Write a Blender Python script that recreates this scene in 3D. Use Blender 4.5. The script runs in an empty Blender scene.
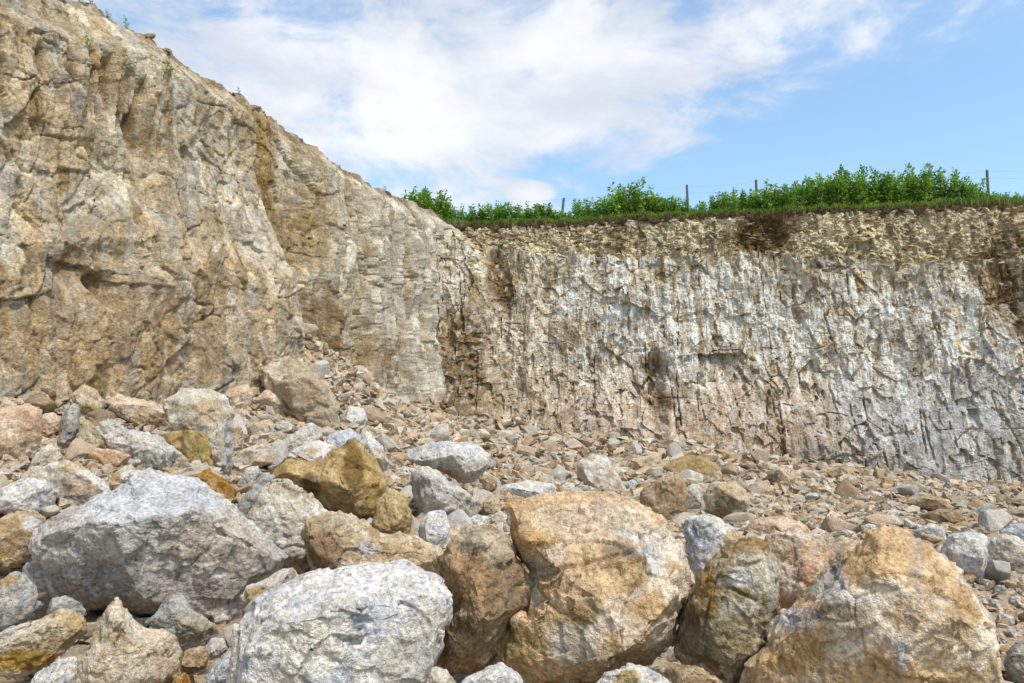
import bpy, bmesh, math, random
import numpy as np
from mathutils import Vector, Matrix, geometry

R = math.radians
rng = np.random.default_rng(7)
random.seed(7)
scene = bpy.context.scene
COL = scene.collection

# ------------------------------------------------------------------ camera
CAMZ, PITCH, LENS = 1.7, R(7.03), 28.0
F = LENS / 36.0 * 1024.0
cam_data = bpy.data.cameras.new('camera')
cam_data.lens, cam_data.sensor_width = LENS, 36.0
cam_data.clip_start, cam_data.clip_end = 0.1, 3000.0
cam = bpy.data.objects.new('camera', cam_data)
cam.location = (0, 0, CAMZ)
cam.rotation_euler = (R(90) + PITCH, 0, 0)
COL.objects.link(cam)
scene.camera = cam

# ------------------------------------------------------------------ exposure
vs = scene.view_settings
vs.view_transform, vs.look, vs.gamma = 'Standard', 'None', 1.0
vs.use_curve_mapping = False
vs.exposure = 1.0
scene.cycles.max_bounces = 5
scene.cycles.diffuse_bounces = 3
scene.cycles.glossy_bounces = 2
scene.cycles.transmission_bounces = 2

# ------------------------------------------------------------------ sun + sky
SUN_EL, SUN_AZ = 59.0, 140.0           # azimuth clockwise from +Y (view direction): light from the right, a little behind
sd = bpy.data.lights.new('sun', 'SUN')
sd.energy, sd.angle, sd.color = 2.1, R(11), (1.0, 0.94, 0.85)
sun = bpy.data.objects.new('sun', sd)
sdir = Vector((math.sin(R(SUN_AZ)) * math.cos(R(SUN_EL)), math.cos(R(SUN_AZ)) * math.cos(R(SUN_EL)), math.sin(R(SUN_EL))))
sun.rotation_euler = sdir.to_track_quat('Z', 'Y').to_euler()
sun.location = (20, -20, 40)
COL.objects.link(sun)


class NT:
    """small helper for building node trees"""
    def __init__(self, tree):
        self.t = tree
        tree.nodes.clear()

    def n(self, kind, **kw):
        nd = self.t.nodes.new(kind)
        for k, v in kw.items():
            setattr(nd, k, v)
        return nd

    def put(self, sock, v):
        if v is None:
            return
        if hasattr(v, 'links') or isinstance(v, bpy.types.NodeSocket):
            self.t.links.new(v, sock)
        else:
            if hasattr(sock.default_value, '__len__') and not hasattr(v, '__len__'):
                v = [v] * len(sock.default_value)
            if hasattr(v, '__len__') and len(sock.default_value) == 4 and len(v) == 3:
                v = list(v) + [1.0]
            sock.default_value = v

    def math(self, op, a, b=None, c=None, clamp=False):
        nd = self.n('ShaderNodeMath', operation=op, use_clamp=clamp)
        for i, v in enumerate((a, b, c)):
            self.put(nd.inputs[i], v)
        return nd.outputs[0]

    def vmath(self, op, a, b=None, out=0):
        nd = self.n('ShaderNodeVectorMath', operation=op)
        self.put(nd.inputs[0], a)
        if b is not None:
            self.put(nd.inputs[1], b)
        return nd.outputs[out]

    def mix(self, f, a, b, blend='MIX'):
        nd = self.n('ShaderNodeMix', data_type='RGBA', blend_type=blend)
        self.put(nd.inputs[0], f)
        self.put(nd.inputs[6], a)
        self.put(nd.inputs[7], b)
        return nd.outputs[2]

    def noise(self, vec, scale, detail=6.0, rough=0.55, dist=0.0):
        nd = self.n('ShaderNodeTexNoise')
        self.put(nd.inputs['Vector'], vec)
        nd.inputs['Scale'].default_value = scale
        nd.inputs['Detail'].default_value = detail
        nd.inputs['Roughness'].default_value = rough
        nd.inputs['Distortion'].default_value = dist
        return nd.outputs['Fac']

    def vor(self, vec, scale, feature='F1', out='Distance', rand=1.0):
        nd = self.n('ShaderNodeTexVoronoi', feature=feature)
        self.put(nd.inputs['Vector'], vec)
        nd.inputs['Scale'].default_value = scale
        nd.inputs['Randomness'].default_value = rand
        return nd.outputs[out]

    def ramp(self, f, a, b, lo=0.0, hi=1.0):
        nd = self.n('ShaderNodeMapRange', interpolation_type='SMOOTHSTEP')
        self.put(nd.inputs[0], f)
        for i, v in ((1, a), (2, b), (3, lo), (4, hi)):
            self.put(nd.inputs[i], v)
        return nd.outputs[0]

    def link(self, a, b):
        self.t.links.new(a, b)


world = bpy.data.worlds.new('World')
scene.world = world
world.use_nodes = True
w = NT(world.node_tree)
sky = w.n('ShaderNodeTexSky', sky_type='NISHITA')
sky.sun_disc = False
sky.sun_elevation = R(SUN_EL)
sky.sun_rotation = R(SUN_AZ)
sky.altitude, sky.air_density, sky.dust_density, sky.ozone_density = 0.0, 1.0, 0.2, 1.0
tc = w.n('ShaderNodeTexCoord')
dvec = w.vmath('NORMALIZE', tc.outputs['Generated'])
sep = w.n('ShaderNodeSeparateXYZ')
w.link(dvec, sep.inputs[0])
az = w.math('ARCTAN2', sep.outputs[0], sep.outputs[1])
el = w.math('ARCSINE', sep.outputs[2])
# cloud masses: (azimuth, elevation, half width, half height, weight), degrees; they go on right round the sky
CLOUDS = [(-18, 21, 12, 8, .55), (-6, 25, 14, 7, .60), (7, 27, 12, 6, .60), (-13, 14, 8, 4, .32), (13, 30, 16, 6, .42),
          (-32, 27, 9, 7, .35), (1.3, 17.6, 1.5, .8, .85), (-60, 24, 20, 9, .5), (-110, 20, 25, 10, .5), (60, 30, 22, 9, .4),
          (120, 18, 25, 9, .5), (170, 26, 25, 10, .5), (-160, 40, 30, 12, .4), (20, 48, 30, 9, .45), (-60, 55, 40, 12, .4)]
wob = w.noise(dvec, 5.0, 4.0, 0.6)
wobc = w.math('SUBTRACT', wob, 0.5)
bias = None
for (a, e, rx, ry, wt) in CLOUDS:
    da = w.math('SUBTRACT', az, R(a))
    if abs(a) > 90:
        da = w.math('ARCTAN2', w.math('SINE', da), w.math('COSINE', da))
    dx = w.math('DIVIDE', da, R(rx))
    dy = w.math('DIVIDE', w.math('SUBTRACT', el, R(e)), R(ry))
    r2 = w.math('ADD', w.math('MULTIPLY', dx, dx), w.math('MULTIPLY', dy, dy))
    g = w.math('MULTIPLY', w.math('POWER', 2.718, w.math('MULTIPLY', r2, -0.8)), wt)
    bias = g if bias is None else w.math('MAXIMUM', bias, g)
stretch = w.vmath('MULTIPLY', dvec, (1.0, 1.0, 2.2))
n1 = w.noise(stretch, 7.0, 9.0, 0.62, 0.4)
n2 = w.noise(stretch, 2.6, 5.0, 0.55, 0.2)
dens = w.math('ADD', w.math('ADD', bias, w.math('MULTIPLY', w.math('SUBTRACT', n1, 0.5), 1.35)), w.math('MULTIPLY', w.math('SUBTRACT', n2, 0.5), 0.35))
mask = w.ramp(dens, 0.06, 0.60)
mask = w.ramp(mask, 0.0, 1.0, 0.13, 0.98)     # a thin veil of high cloud everywhere
lit = w.noise(stretch, 3.4, 6.0, 0.6, 0.2)
litf = w.ramp(w.math('ADD', lit, w.math('MULTIPLY', w.math('SUBTRACT', dens, 0.4), 0.12)), 0.42, 0.66)
ccol = w.mix(litf, (3.2, 3.42, 3.85), (4.3, 4.4, 4.55))
skyc = w.mix(1.0, sky.outputs[0], (0.92, 1.10, 1.10), 'MULTIPLY')
out_c = w.mix(mask, skyc, ccol)
bg = w.n('ShaderNodeBackground')
w.link(out_c, bg.inputs[0])
bg.inputs[1].default_value = 0.115
world.cycles.sampling_method = 'MANUAL'
world.cycles.sample_map_resolution = 256
wo = w.n('ShaderNodeOutputWorld')
w.link(bg.outputs[0], wo.inputs[0])

# ------------------------------------------------------------------ projection helpers
CP, SP = math.cos(PITCH), math.sin(PITCH)


def ray(px, py):
    """direction through a pixel scaled so that its y component is 1"""
    a, b = (px - 512.0) / F, (341.5 - py) / F
    y = CP - b * SP
    return np.array([a / y, 1.0, (SP + b * CP) / y])


def project(P):
    P = np.asarray(P, float)
    rel = P - np.array([0, 0, CAMZ])
    dep = rel[..., 1] * CP + rel[..., 2] * SP
    dep = np.where(np.abs(dep) < 1e-3, 1e-3, dep)
    px = 512 + F * rel[..., 0] / dep
    py = 341.5 - F * (-rel[..., 1] * SP + rel[..., 2] * CP) / dep
    return px, py, dep


# ------------------------------------------------------------------ numpy noise
_perm = np.random.default_rng(3).permutation(256)
_perm = np.concatenate([_perm, _perm, _perm])
_g3 = np.array([(1,1,0),(-1,1,0),(1,-1,0),(-1,-1,0),(1,0,1),(-1,0,1),(1,0,-1),(-1,0,-1),(0,1,1),(0,-1,1),(0,1,-1),(0,-1,-1),(1,1,0),(-1,1,0),(0,-1,1),(0,-1,-1)], float)


def perlin(p, seed=0):
    p = p + seed * 17.31
    i = np.floor(p).astype(int)
    f = p - i
    i &= 255
    u = f * f * f * (f * (f * 6 - 15) + 10)
    res = 0
    for dx in (0, 1):
        wx = u[:, 0] if dx else 1 - u[:, 0]
        a = _perm[(i[:, 0] + dx) & 255]
        for dy in (0, 1):
            wy = u[:, 1] if dy else 1 - u[:, 1]
            b = _perm[a + ((i[:, 1] + dy) & 255)]
            for dz in (0, 1):
                wz = u[:, 2] if dz else 1 - u[:, 2]
                h = _perm[b + ((i[:, 2] + dz) & 255)] & 15
                g = _g3[h]
                d = g[:, 0] * (f[:, 0] - dx) + g[:, 1] * (f[:, 1] - dy) + g[:, 2] * (f[:, 2] - dz)
                res = res + wx * wy * wz * d
    return res


def fbm(p, octv=4, gain=0.5, seed=0, ridge=False):
    s, a, t = 0, 1.0, 0
    q = np.array(p, float)
    for o in range(octv):
        nz = perlin(q, seed + o * 3)
        if ridge:
            nz = 0.5 - 2 * np.abs(nz)
        s = s + a * nz
        t += a
        a *= gain
        q = q * 2.03
    return s / t


def _h(*c):
    x = 0
    for k, v in enumerate(c):
        x = x ^ (v * (73856093, 19349663, 83492791, 49979687)[k])
    x = x & 0x7fffffff
    x = ((x >> 15) ^ x) * 0x45d9f3b & 0x7fffffff
    x = ((x >> 15) ^ x) * 0x45d9f3b & 0x7fffffff
    return (x >> 15) ^ x


def _r(h, k):
    return ((h * (k * 2 + 7919) + k * 104729) % 65521) / 65521.0


def facets(p, seed=0, tilt=0.8, step=1.0, bulge=0.0):
    """broken-rock cells in 2-D or 3-D: each cell is a flat tilted piece; returns height (about -1..1), crack distance, cell random"""
    p = np.asarray(p, float)
    D = p.shape[1]
    i = np.floor(p).astype(np.int64)
    best = np.full(len(p), 1e9)
    sec = np.full(len(p), 1e9)
    hid = np.zeros(len(p), np.int64)
    off = np.zeros_like(p)
    rngs = [(-1, 0, 1)] * D
    grids = np.stack(np.meshgrid(*rngs, indexing='ij'), -1).reshape(-1, D)
    for g in grids:
        c = i + g
        h = _h(*[c[:, k] + 1000 for k in range(D)], np.full(len(p), seed + 5, np.int64))
        ctr = c + np.stack([_r(h, k + 1) for k in range(D)], 1)
        dv = p - ctr
        d = (dv * dv).sum(1)
        m = d < best
        sec = np.where(m, best, np.minimum(sec, d))
        best = np.where(m, d, best)
        hid = np.where(m, h, hid)
        off = np.where(m[:, None], dv, off)
    hgt = step * (_r(hid, 11) * 2 - 1) - bulge * best
    for k in range(D):
        hgt = hgt + tilt * (_r(hid, 13 + k) * 2 - 1) * off[:, k]
    return hgt, np.sqrt(sec) - np.sqrt(best), _r(hid, 31)


def sstep(x, a, b):
    t = np.clip((x - a) / (b - a), 0, 1)
    return t * t * (3 - 2 * t)


# ------------------------------------------------------------------ mesh / object helpers
def rich(c, sat=1.06, gam=1.3):
    """deepen and saturate a stone colour: keeps about 0.62 where it is"""
    c = np.asarray(c, float)
    l = c @ np.array([.3, .5, .2])
    c = l[..., None] + sat * (c - l[..., None])
    return np.clip(.62 * (np.clip(c, .02, 1) / .62) ** gam, .02, .85)


def mesh_np(name, V, Fc, col=None, smooth=True, mat=None):
    V = np.asarray(V, np.float32)
    Fc = np.asarray(Fc, np.int32)
    me = bpy.data.meshes.new(name)
    k = Fc.shape[1]
    me.vertices.add(len(V))
    me.vertices.foreach_set('co', V.ravel())
    me.loops.add(Fc.size)
    me.loops.foreach_set('vertex_index', Fc.ravel())
    me.polygons.add(len(Fc))
    me.polygons.foreach_set('loop_start', np.arange(0, Fc.size, k, dtype=np.int32))
    me.update(calc_edges=True)
    me.polygons.foreach_set('use_smooth', np.full(len(Fc), smooth))
    if col is not None:
        c = np.ones((len(V), 4), np.float32)
        c[:, :col.shape[1]] = col
        if mat is not None and mat.name.endswith('_rock') and name != 'stone':
            c[:, :3] = rich(c[:, :3])
        at = me.color_attributes.new('Col', 'FLOAT_COLOR', 'POINT')
        at.data.foreach_set('color', c.ravel())
    if mat:
        me.materials.append(mat)
    me.validate()
    return me


def add(name, me, parent=None, label=None, cat=None, group=None, kind=None, loc=None, rot=None):
    o = bpy.data.objects.new(name, me)
    COL.objects.link(o)
    if parent is not None:
        o.parent = parent
    if loc is not None:
        o.location = loc
    if rot is not None:
        o.rotation_euler = rot
    if label:
        o['label'] = label
    if cat:
        o['category'] = cat
    if group:
        o['group'] = group
    if kind:
        o['kind'] = kind
    return o


def vnormals(V, Fc):
    N = np.zeros_like(V)
    if Fc.shape[1] == 4:
        fn = np.cross(V[Fc[:, 2]] - V[Fc[:, 0]], V[Fc[:, 3]] - V[Fc[:, 1]])
    else:
        fn = np.cross(V[Fc[:, 1]] - V[Fc[:, 0]], V[Fc[:, 2]] - V[Fc[:, 0]])
    for k in range(Fc.shape[1]):
        for c in range(3):
            N[:, c] += np.bincount(Fc[:, k], fn[:, c], len(V))
    return N / (np.linalg.norm(N, axis=1, keepdims=True) + 1e-12)


def grid_faces(nu, nv):
    a = np.arange(nu * nv).reshape(nu, nv)
    return np.stack([a[:-1, :-1], a[1:, :-1], a[1:, 1:], a[:-1, 1:]], -1).reshape(-1, 4)


# ------------------------------------------------------------------ materials
def rock_material(name, sc=1.0, bump=0.5, clast=1.0, contrast=1.0, speck_amt=0.3):
    m = bpy.data.materials.new(name)
    m.use_nodes = True
    t = NT(m.node_tree)
    tcn = t.n('ShaderNodeTexCoord')
    P = t.vmath('MULTIPLY', tcn.outputs['Object'], (sc, sc, sc))
    at = t.n('ShaderNodeAttribute', attribute_name='Col')
    oi = t.n('ShaderNodeObjectInfo')
    col = t.mix(1.0, at.outputs['Color'], oi.outputs['Color'], 'MULTIPLY')
    # broad and fine mottling
    a = t.noise(P, 5.0, 5.0, 0.65)
    b = t.noise(P, 28.0, 4.0, 0.7)
    k = contrast
    col = t.mix(1.0, col, t.mix(t.ramp(a, 0.34, 0.66), (1 - .24 * k, 1 - .25 * k, 1 - .27 * k), (1 + .12 * k, 1 + .12 * k, 1 + .13 * k)), 'MULTIPLY')
    col = t.mix(1.0, col, t.mix(t.ramp(b, 0.40, 0.60), (1 - .38 * k, 1 - .38 * k, 1 - .37 * k), (1 + .2 * k, 1 + .2 * k, 1 + .2 * k)), 'MULTIPLY')
    # rusty flecks
    rf = t.math('MULTIPLY', t.ramp(t.noise(P, 9.0, 4.0, 0.7), 0.56, 0.72), 0.35)
    col = t.mix(rf, col, t.mix(1.0, col, (1.0, .72, .42), 'MULTIPLY'))
    # clasts: blue-grey and pale chips set in the stone, amount in the attribute's alpha
    vd = t.vor(P, 17.0)
    vc = t.vor(P, 17.0, out='Color')
    sc_ = t.n('ShaderNodeSeparateColor')
    t.link(vc, sc_.inputs[0])
    wig = t.math('MULTIPLY', t.math('SUBTRACT', t.noise(P, 40.0, 1.0), 0.5), 0.5)
    inside = t.ramp(t.math('ADD', vd, wig), 0.42, 0.30)
    pick = t.math('GREATER_THAN', sc_.outputs[0], 0.66)
    pick2 = t.math('GREATER_THAN', sc_.outputs[1], 0.80)
    amt = t.math('MULTIPLY', at.outputs['Alpha'], clast)
    col = t.mix(t.math('MULTIPLY', t.math('MULTIPLY', inside, pick), t.math('MULTIPLY', amt, 0.75)), col, t.mix(1.0, col, (.52, .56, .67), 'MULTIPLY'))
    col = t.mix(t.math('MULTIPLY', t.math('MULTIPLY', inside, pick2), t.math('MULTIPLY', amt, 0.7)), col, t.mix(1.0, col, (1.25, 1.22, 1.15), 'MULTIPLY'))
    # dark specks: painted shade of small holes where chips have dropped out
    sp = t.n('ShaderNodeTexVoronoi', feature='F1')
    t.put(sp.inputs['Vector'], P)
    sp.inputs['Scale'].default_value = 38.0
    sps = t.n('ShaderNodeSeparateColor')
    t.link(sp.outputs['Color'], sps.inputs[0])
    speck = t.math('MULTIPLY', t.ramp(sp.outputs['Distance'], 0.36, 0.22), t.math('GREATER_THAN', sps.outputs[0], 0.70))
    col = t.mix(t.math('MULTIPLY', speck, speck_amt), col, t.mix(1.0, col, (.42, .38, .34), 'MULTIPLY'))
    # relief: lumps, grains, pits
    pit = t.math('SUBTRACT', 1.0, speck)
    h = t.math('ADD', t.math('MULTIPLY', t.noise(P, 11.0, 5.0, 0.72), 1.0), t.math('MULTIPLY', t.noise(P, 60.0, 2.0, 0.75), 0.38))
    h = t.math('ADD', h, t.math('MULTIPLY', pit, 0.12))
    h = t.math('ADD', h, t.math('MULTIPLY', t.vor(P, 24.0), 0.10))
    bp = t.n('ShaderNodeBump')
    bp.inputs['Strength'].default_value = bump
    bp.inputs['Distance'].default_value = 0.09 / sc
    t.link(h, bp.inputs['Height'])
    bs = t.n('ShaderNodeBsdfPrincipled')
    t.link(col, bs.inputs['Base Color'])
    bs.inputs['Roughness'].default_value = 0.92
    bs.inputs['Specular IOR Level'].default_value = 0.18
    t.link(bp.outputs[0], bs.inputs['Normal'])
    o = t.n('ShaderNodeOutputMaterial')
    t.link(bs.outputs[0], o.inputs[0])
    return m


M_BOULDER = rock_material('boulder_rock', 1.0, 0.6, 1.0, .68, .35)
M_CLIFF = rock_material('cliff_rock', 0.55, 0.7, 0.4, .7, .08)
M_RUBBLE = rock_material('rubble_rock', 1.3, 0.5, 0.6, 0.8, .15)


def simple_material(name, col, var=0.3, scale=4.0, rough=0.9, trans=0.0, bump=0.0, objvar=False):
    m = bpy.data.materials.new(name)
    m.use_nodes = True
    t = NT(m.node_tree)
    tcn = t.n('ShaderNodeTexCoord')
    nz = t.noise(tcn.outputs['Object'], scale, 7.0, 0.65)
    c = t.mix(t.ramp(nz, 0.3, 0.7), [x * (1 - var) for x in col], [min(1, x * (1 + var)) for x in col])
    if objvar:
        at = t.n('ShaderNodeAttribute', attribute_name='Col')
        c = t.mix(1.0, c, at.outputs['Color'], 'MULTIPLY')
    bs = t.n('ShaderNodeBsdfPrincipled')
    t.link(c, bs.inputs['Base Color'])
    bs.inputs['Roughness'].default_value = rough
    bs.inputs['Specular IOR Level'].default_value = 0.25
    if bump:
        bp = t.n('ShaderNodeBump')
        bp.inputs['Strength'].default_value = bump
        bp.inputs['Distance'].default_value = 0.05
        t.link(nz, bp.inputs['Height'])
        t.link(bp.outputs[0], bs.inputs['Normal'])
    o = t.n('ShaderNodeOutputMaterial')
    if trans:
        tr = t.n('ShaderNodeBsdfTranslucent')
        t.link(t.mix(1.0, c, (1.1, 1.25, .6), 'MULTIPLY'), tr.inputs[0])
        mx = t.n('ShaderNodeMixShader')
        mx.inputs[0].default_value = trans
        t.link(bs.outputs[0], mx.inputs[1])
        t.link(tr.outputs[0], mx.inputs[2])
        t.link(mx.outputs[0], o.inputs[0])
    else:
        t.link(bs.outputs[0], o.inputs[0])
    return m


M_SOIL = simple_material('topsoil_earth', (.12, .08, .05), 0.5, 6.0, 0.95, bump=0.8)
M_LEAF = simple_material('shrub_leaf', (.19, .32, .06), 0.35, 2.5, 0.55, 0.35, objvar=True)
M_GRASS = simple_material('grass_blade', (.19, .27, .075), 0.35, 1.5, 0.6, 0.3, objvar=True)
M_STEM = simple_material('shrub_stem', (.10, .075, .04), 0.3, 8.0, 0.8)
M_POST = simple_material('weathered_post', (.13, .115, .10), 0.4, 14.0, 0.85, bump=0.5)
M_WIRE = simple_material('fence_wire', (.22, .22, .22), 0.1, 5.0, 0.5)

# ------------------------------------------------------------------ the lie of the land
LA, LB = np.array([-9.3, 17.0]), np.array([-2.6, 34.0])
LT = (LB - LA) / np.linalg.norm(LB - LA)
LN = np.array([LT[1], -LT[0]])
BA, BB = np.array([-2.6, 34.0]), np.array([20.0, 31.0])
BT = (BB - BA) / np.linalg.norm(BB - BA)
BN = np.array([BT[1], -BT[0]])


def ground_z(x, y, detail=True):
    x, y = np.asarray(x, float), np.asarray(y, float)
    s = (x - LA[0]) * LN[0] + (y - LA[1]) * LN[1]
    zw = np.interp(y, [0, 8, 13, 16, 19, 21.5, 23.5, 25.5, 28, 31, 35, 45], [1.2, 1.9, 2.6, 2.8, 3.2, 4.0, 5.2, 4.3, 3.2, 2.7, 2.3, 2.0])
    z = zw * np.clip(1 - s / 9.5, 0, 1.15) ** 1.7
    sb = -((x - BA[0]) * -BN[0] + (y - BA[1]) * -BN[1])
    zb = np.interp(x, [-6, -2, 2, 6, 10, 15, 20, 40], [2.3, 2.1, 1.9, 1.7, 1.2, 0.6, 0.2, 0.1])
    z = np.maximum(z, zb * np.clip(1 - sb / 11.0, 0, 1.1) ** 1.5) + 0.25 * np.minimum(z, zb * np.clip(1 - sb / 11.0, 0, 1.1) ** 1.5)
    z = z - 0.40 * sstep(x, 6, 19) * sstep(y, 13, 29)
    if detail:
        sh = x.shape
        q = np.stack([x.ravel(), y.ravel(), np.zeros(x.size)], 1)
        z = z + (0.22 * fbm(q * 0.45, 3, .5, 21)).reshape(sh)
    return z


def ground_drop(x, y):
    # the boulders of the front pile rest on one another and on hidden rubble; the floor between them lies lower
    return 0.30 * sstep(y, 12.0, 8.5) * sstep(x, 3.6, 2.6) * sstep(x, -9.5, -7.5)


def ground_hit(px, py):
    r = ray(px, py)
    d = np.linspace(3.0, 40.0, 1500)
    P = np.array([0, 0, CAMZ]) + d[:, None] * r
    g = ground_z(P[:, 0], P[:, 1], False)
    below = np.nonzero(P[:, 2] < g)[0]
    return d[below[0]] if len(below) else 33.0


# ------------------------------------------------------------------ ground sheet
def axis(a, b, fine0, fine1, step, coarse):
    return np.unique(np.concatenate([np.arange(a, fine0, coarse), np.arange(fine0, fine1, step), np.arange(fine1, b + coarse, coarse)]))


gx = axis(-60, 90, -14, 24, 0.11, 4.0)
gy = axis(-60, 60, 3, 37, 0.11, 4.0)
GX, GY = np.meshgrid(gx, gy, indexing='ij')
GZ = ground_z(GX, GY) - ground_drop(GX, GY)
q = np.stack([GX.ravel(), GY.ravel(), np.zeros(GX.size)], 1)
GZ = GZ + (0.10 * fbm(q * 1.8, 4, .55, 5)).reshape(GX.shape)
fh, fc, fr = facets(q[:, :2] * 2.2, 3, 0.9, 0.6)
GZ = GZ + 0.05 * fh.reshape(GX.shape)
mixn = fbm(q * 0.6, 4, .6, 9)[:, None]
gcol = np.array([.40, .34, .265]) * (1 + 0.5 * mixn) + np.array([.05, .02, -.01]) * fr[:, None]
gcol = np.concatenate([gcol, np.full((len(gcol), 1), 0.7)], 1)
me = mesh_np('ground', np.stack([GX, GY, GZ], -1).reshape(-1, 3), grid_faces(len(gx), len(gy)), gcol, True, M_RUBBLE)
add('ground', me, kind='structure')


# ------------------------------------------------------------------ rock faces
def blob(px, py, cx, cy, rx, ry, soft=0.5, wob=0.0):
    d = np.sqrt(((px - cx) / rx) ** 2 + ((py - cy) / ry) ** 2) + wob
    return 1 - sstep(d, 1 - soft, 1 + soft)


def lerp(a, b, m):
    return a + (np.asarray(b) - a) * m[:, None]


# --- left face
top_px = np.array([-700, -300, -120, 0, 40, 75, 110, 150, 200, 235, 262, 300, 340, 380, 400, 430, 450, 465, 480, 496, 512])
top_py = np.array([-420, -230, -120, -48, -20, 0, 15, 40, 75, 94, 109, 140, 166, 190, 200, 210, 222, 236, 250, 266, 290])


def left_depth(px):
    a = (px - 512) / F / CP      # about X/y near the horizon
    # intersect X = a*y with the wall line
    return (LA[0] - LA[1] * LT[0] / LT[1]) / (a - LT[0] / LT[1])


pxs = np.concatenate([np.linspace(-700, -40, 60), np.arange(-39, 512, 1.15)])
ub = np.array([left_depth(p) for p in pxs])
ub = np.concatenate([np.linspace(-40, ub[0] - 1.0, 16), ub])
pxx = np.concatenate([np.full(16, -700.0), pxs])
base = LA + ((ub - LA[1]) / LT[1])[:, None] * LT
tops = []
for p_, b_ in zip(pxx, base):
    r = ray(p_, np.interp(p_, top_px, top_py))
    tops.append(CAMZ + r[2] * max(b_[1], 3.5) if b_[1] > 3.5 else 11.5)
tops = np.array(tops)
for _ in range(4):      # the face leans back, so the crest stands farther off than the foot
    cx_ = base - LN * (0.10 * (tops + .5) + .35)[:, None]
    for i_ in range(len(base)):
        if cx_[i_, 1] > 5:
            p_ = 512 + F * CP * cx_[i_, 0] / cx_[i_, 1]
            tops[i_] = CAMZ + ray(p_, np.interp(p_, top_px, top_py))[2] * cx_[i_, 1]
tops[:16] = tops[16]
tops = np.minimum(tops, 14.5)
NV, NB = 430, 26
v = np.linspace(0, 1, NV)
U = len(ub)
zb0 = -0.5
Z = zb0 + (tops[:, None] - zb0) * v[None, :]
BXY = np.repeat(base[:, None, :], NV, 1)
lean = 0.10 * (Z - zb0)
P0 = np.concatenate([BXY - LN * (lean)[..., None], Z[..., None]], -1).reshape(-1, 3)
ppx, ppy, pd = project(P0)
al = np.repeat(((base - LA) @ LT)[:, None], NV, 1).ravel()
zz = P0[:, 2]
uv3 = np.stack([al, zz, np.zeros(len(al))], 1)
wob = fbm(uv3 * 1.1, 4, .6, 40)
wob2 = fbm(uv3 * 0.5, 3, .5, 44)
# large shape
o = 0.55 * fbm(uv3 * np.array([.22, .16, 1]), 3, .5, 1) + 0.22 * fbm(uv3 * np.array([.6, .4, 1]), 3, .5, 2)
o += 0.9 * blob(ppx, ppy, 150, 330, 150, 110, .6) * (ppx < 262)            # swelling foot
edge = 243 + np.interp(ppy, [80, 120, 250, 340, 400], [-6, 0, 2, 18, 28]) + 5 * wob
o += 1.05 * (1 - sstep(ppx, edge - 6, edge + 1)) - 0.25                       # buttress edge, recess to its right
o += 0.5 * sstep(ppx, 286 + 12 * wob, 312 + 12 * wob)
o -= 0.55 * sstep(ppy - np.interp(ppx, [0, 60, 110, 170, 240], [10, 34, 52, 84, 122]), 4, -26) * (ppx < 245)     # set-back upper bench
o -= 0.45 * blob(ppx, ppy, 62, 285, 11, 16, .5, .3 * wob) + 0.35 * blob(ppx, ppy, 60, 262, 40, 20, .6, .3 * wob)
o -= 1.0 * sstep(ppx, 436 + 4 * wob, 446 + 4 * wob) * sstep(ppy, 318, 332)      # dark cleft by the corner
o -= 0.5 * sstep(ppx, 452 + 8 * wob, 466 + 8 * wob)
# flutes and vertical joints
wa = al + 0.25 * fbm(uv3 * np.array([.5, .35, 1]), 3, .5, 60)
fl = fbm(np.stack([wa * 2.4, zz * 0.12, np.zeros(len(al))], 1), 3, .6, 11, True)
flm = 0.10 + 0.60 * blob(ppx, ppy, 85, 92, 55, 58, .4, .3 * wob) + 0.08 * sstep(ppx, 305, 345) + 0.16 * blob(ppx, ppy, 20, 55, 28, 50, .5)
o += fl * flm
fl2 = fbm(np.stack([wa * 1.15 + 3, zz * 0.06, np.zeros(len(al))], 1), 4, .65, 17, True)
o += fl2 * 1.0 * sstep(ppx, 292, 345)
for (gc, gk, y0_, y1_, gd, gw) in ((44, .05, 30, 95, .18, 3), (62, .0, 55, 120, .16, 2.6), (70, .0, 50, 120, .14, 2.2), (79, .04, 45, 118, .26, 3), (88, .0, 55, 125, .14, 2.2), (96, -.02, 58, 118, .26, 3), (105, -.1, 62, 130, .14, 2.4), (113, -.18, 70, 140, .26, 3), (16, .05, 25, 75, .25, 3), (128, -.2, 88, 150, .16, 3)):
    gg = np.exp(-((ppx - gc - gk * (ppy - 90) + 5 * wob) / gw) ** 2) * sstep(ppy, y0_, y0_ + 12) * (1 - sstep(ppy, y1_ - 25, y1_))
    o -= gd * gg
    flute_stain = gg if gc == 44 else np.maximum(flute_stain, gg)
cr = perlin(np.stack([wa * 1.3 + 9, zz * 0.22, np.zeros(len(al))], 1), 77)
o -= 0.30 * (1 - sstep(np.abs(cr + .12 * wob), 0.0, 0.03)) * sstep(wob2, 0.0, 0.15) * (0.3 + 0.7 * sstep(ppx, 230, 330))
cr2 = perlin(np.stack([al * 0.35, zz * 0.9 + 0.25 * wob, np.zeros(len(al))], 1), 78)
o -= 0.16 * (1 - sstep(np.abs(cr2 + .15 * wob), 0.0, 0.025)) * sstep(wob2, 0.04, 0.2)
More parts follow.
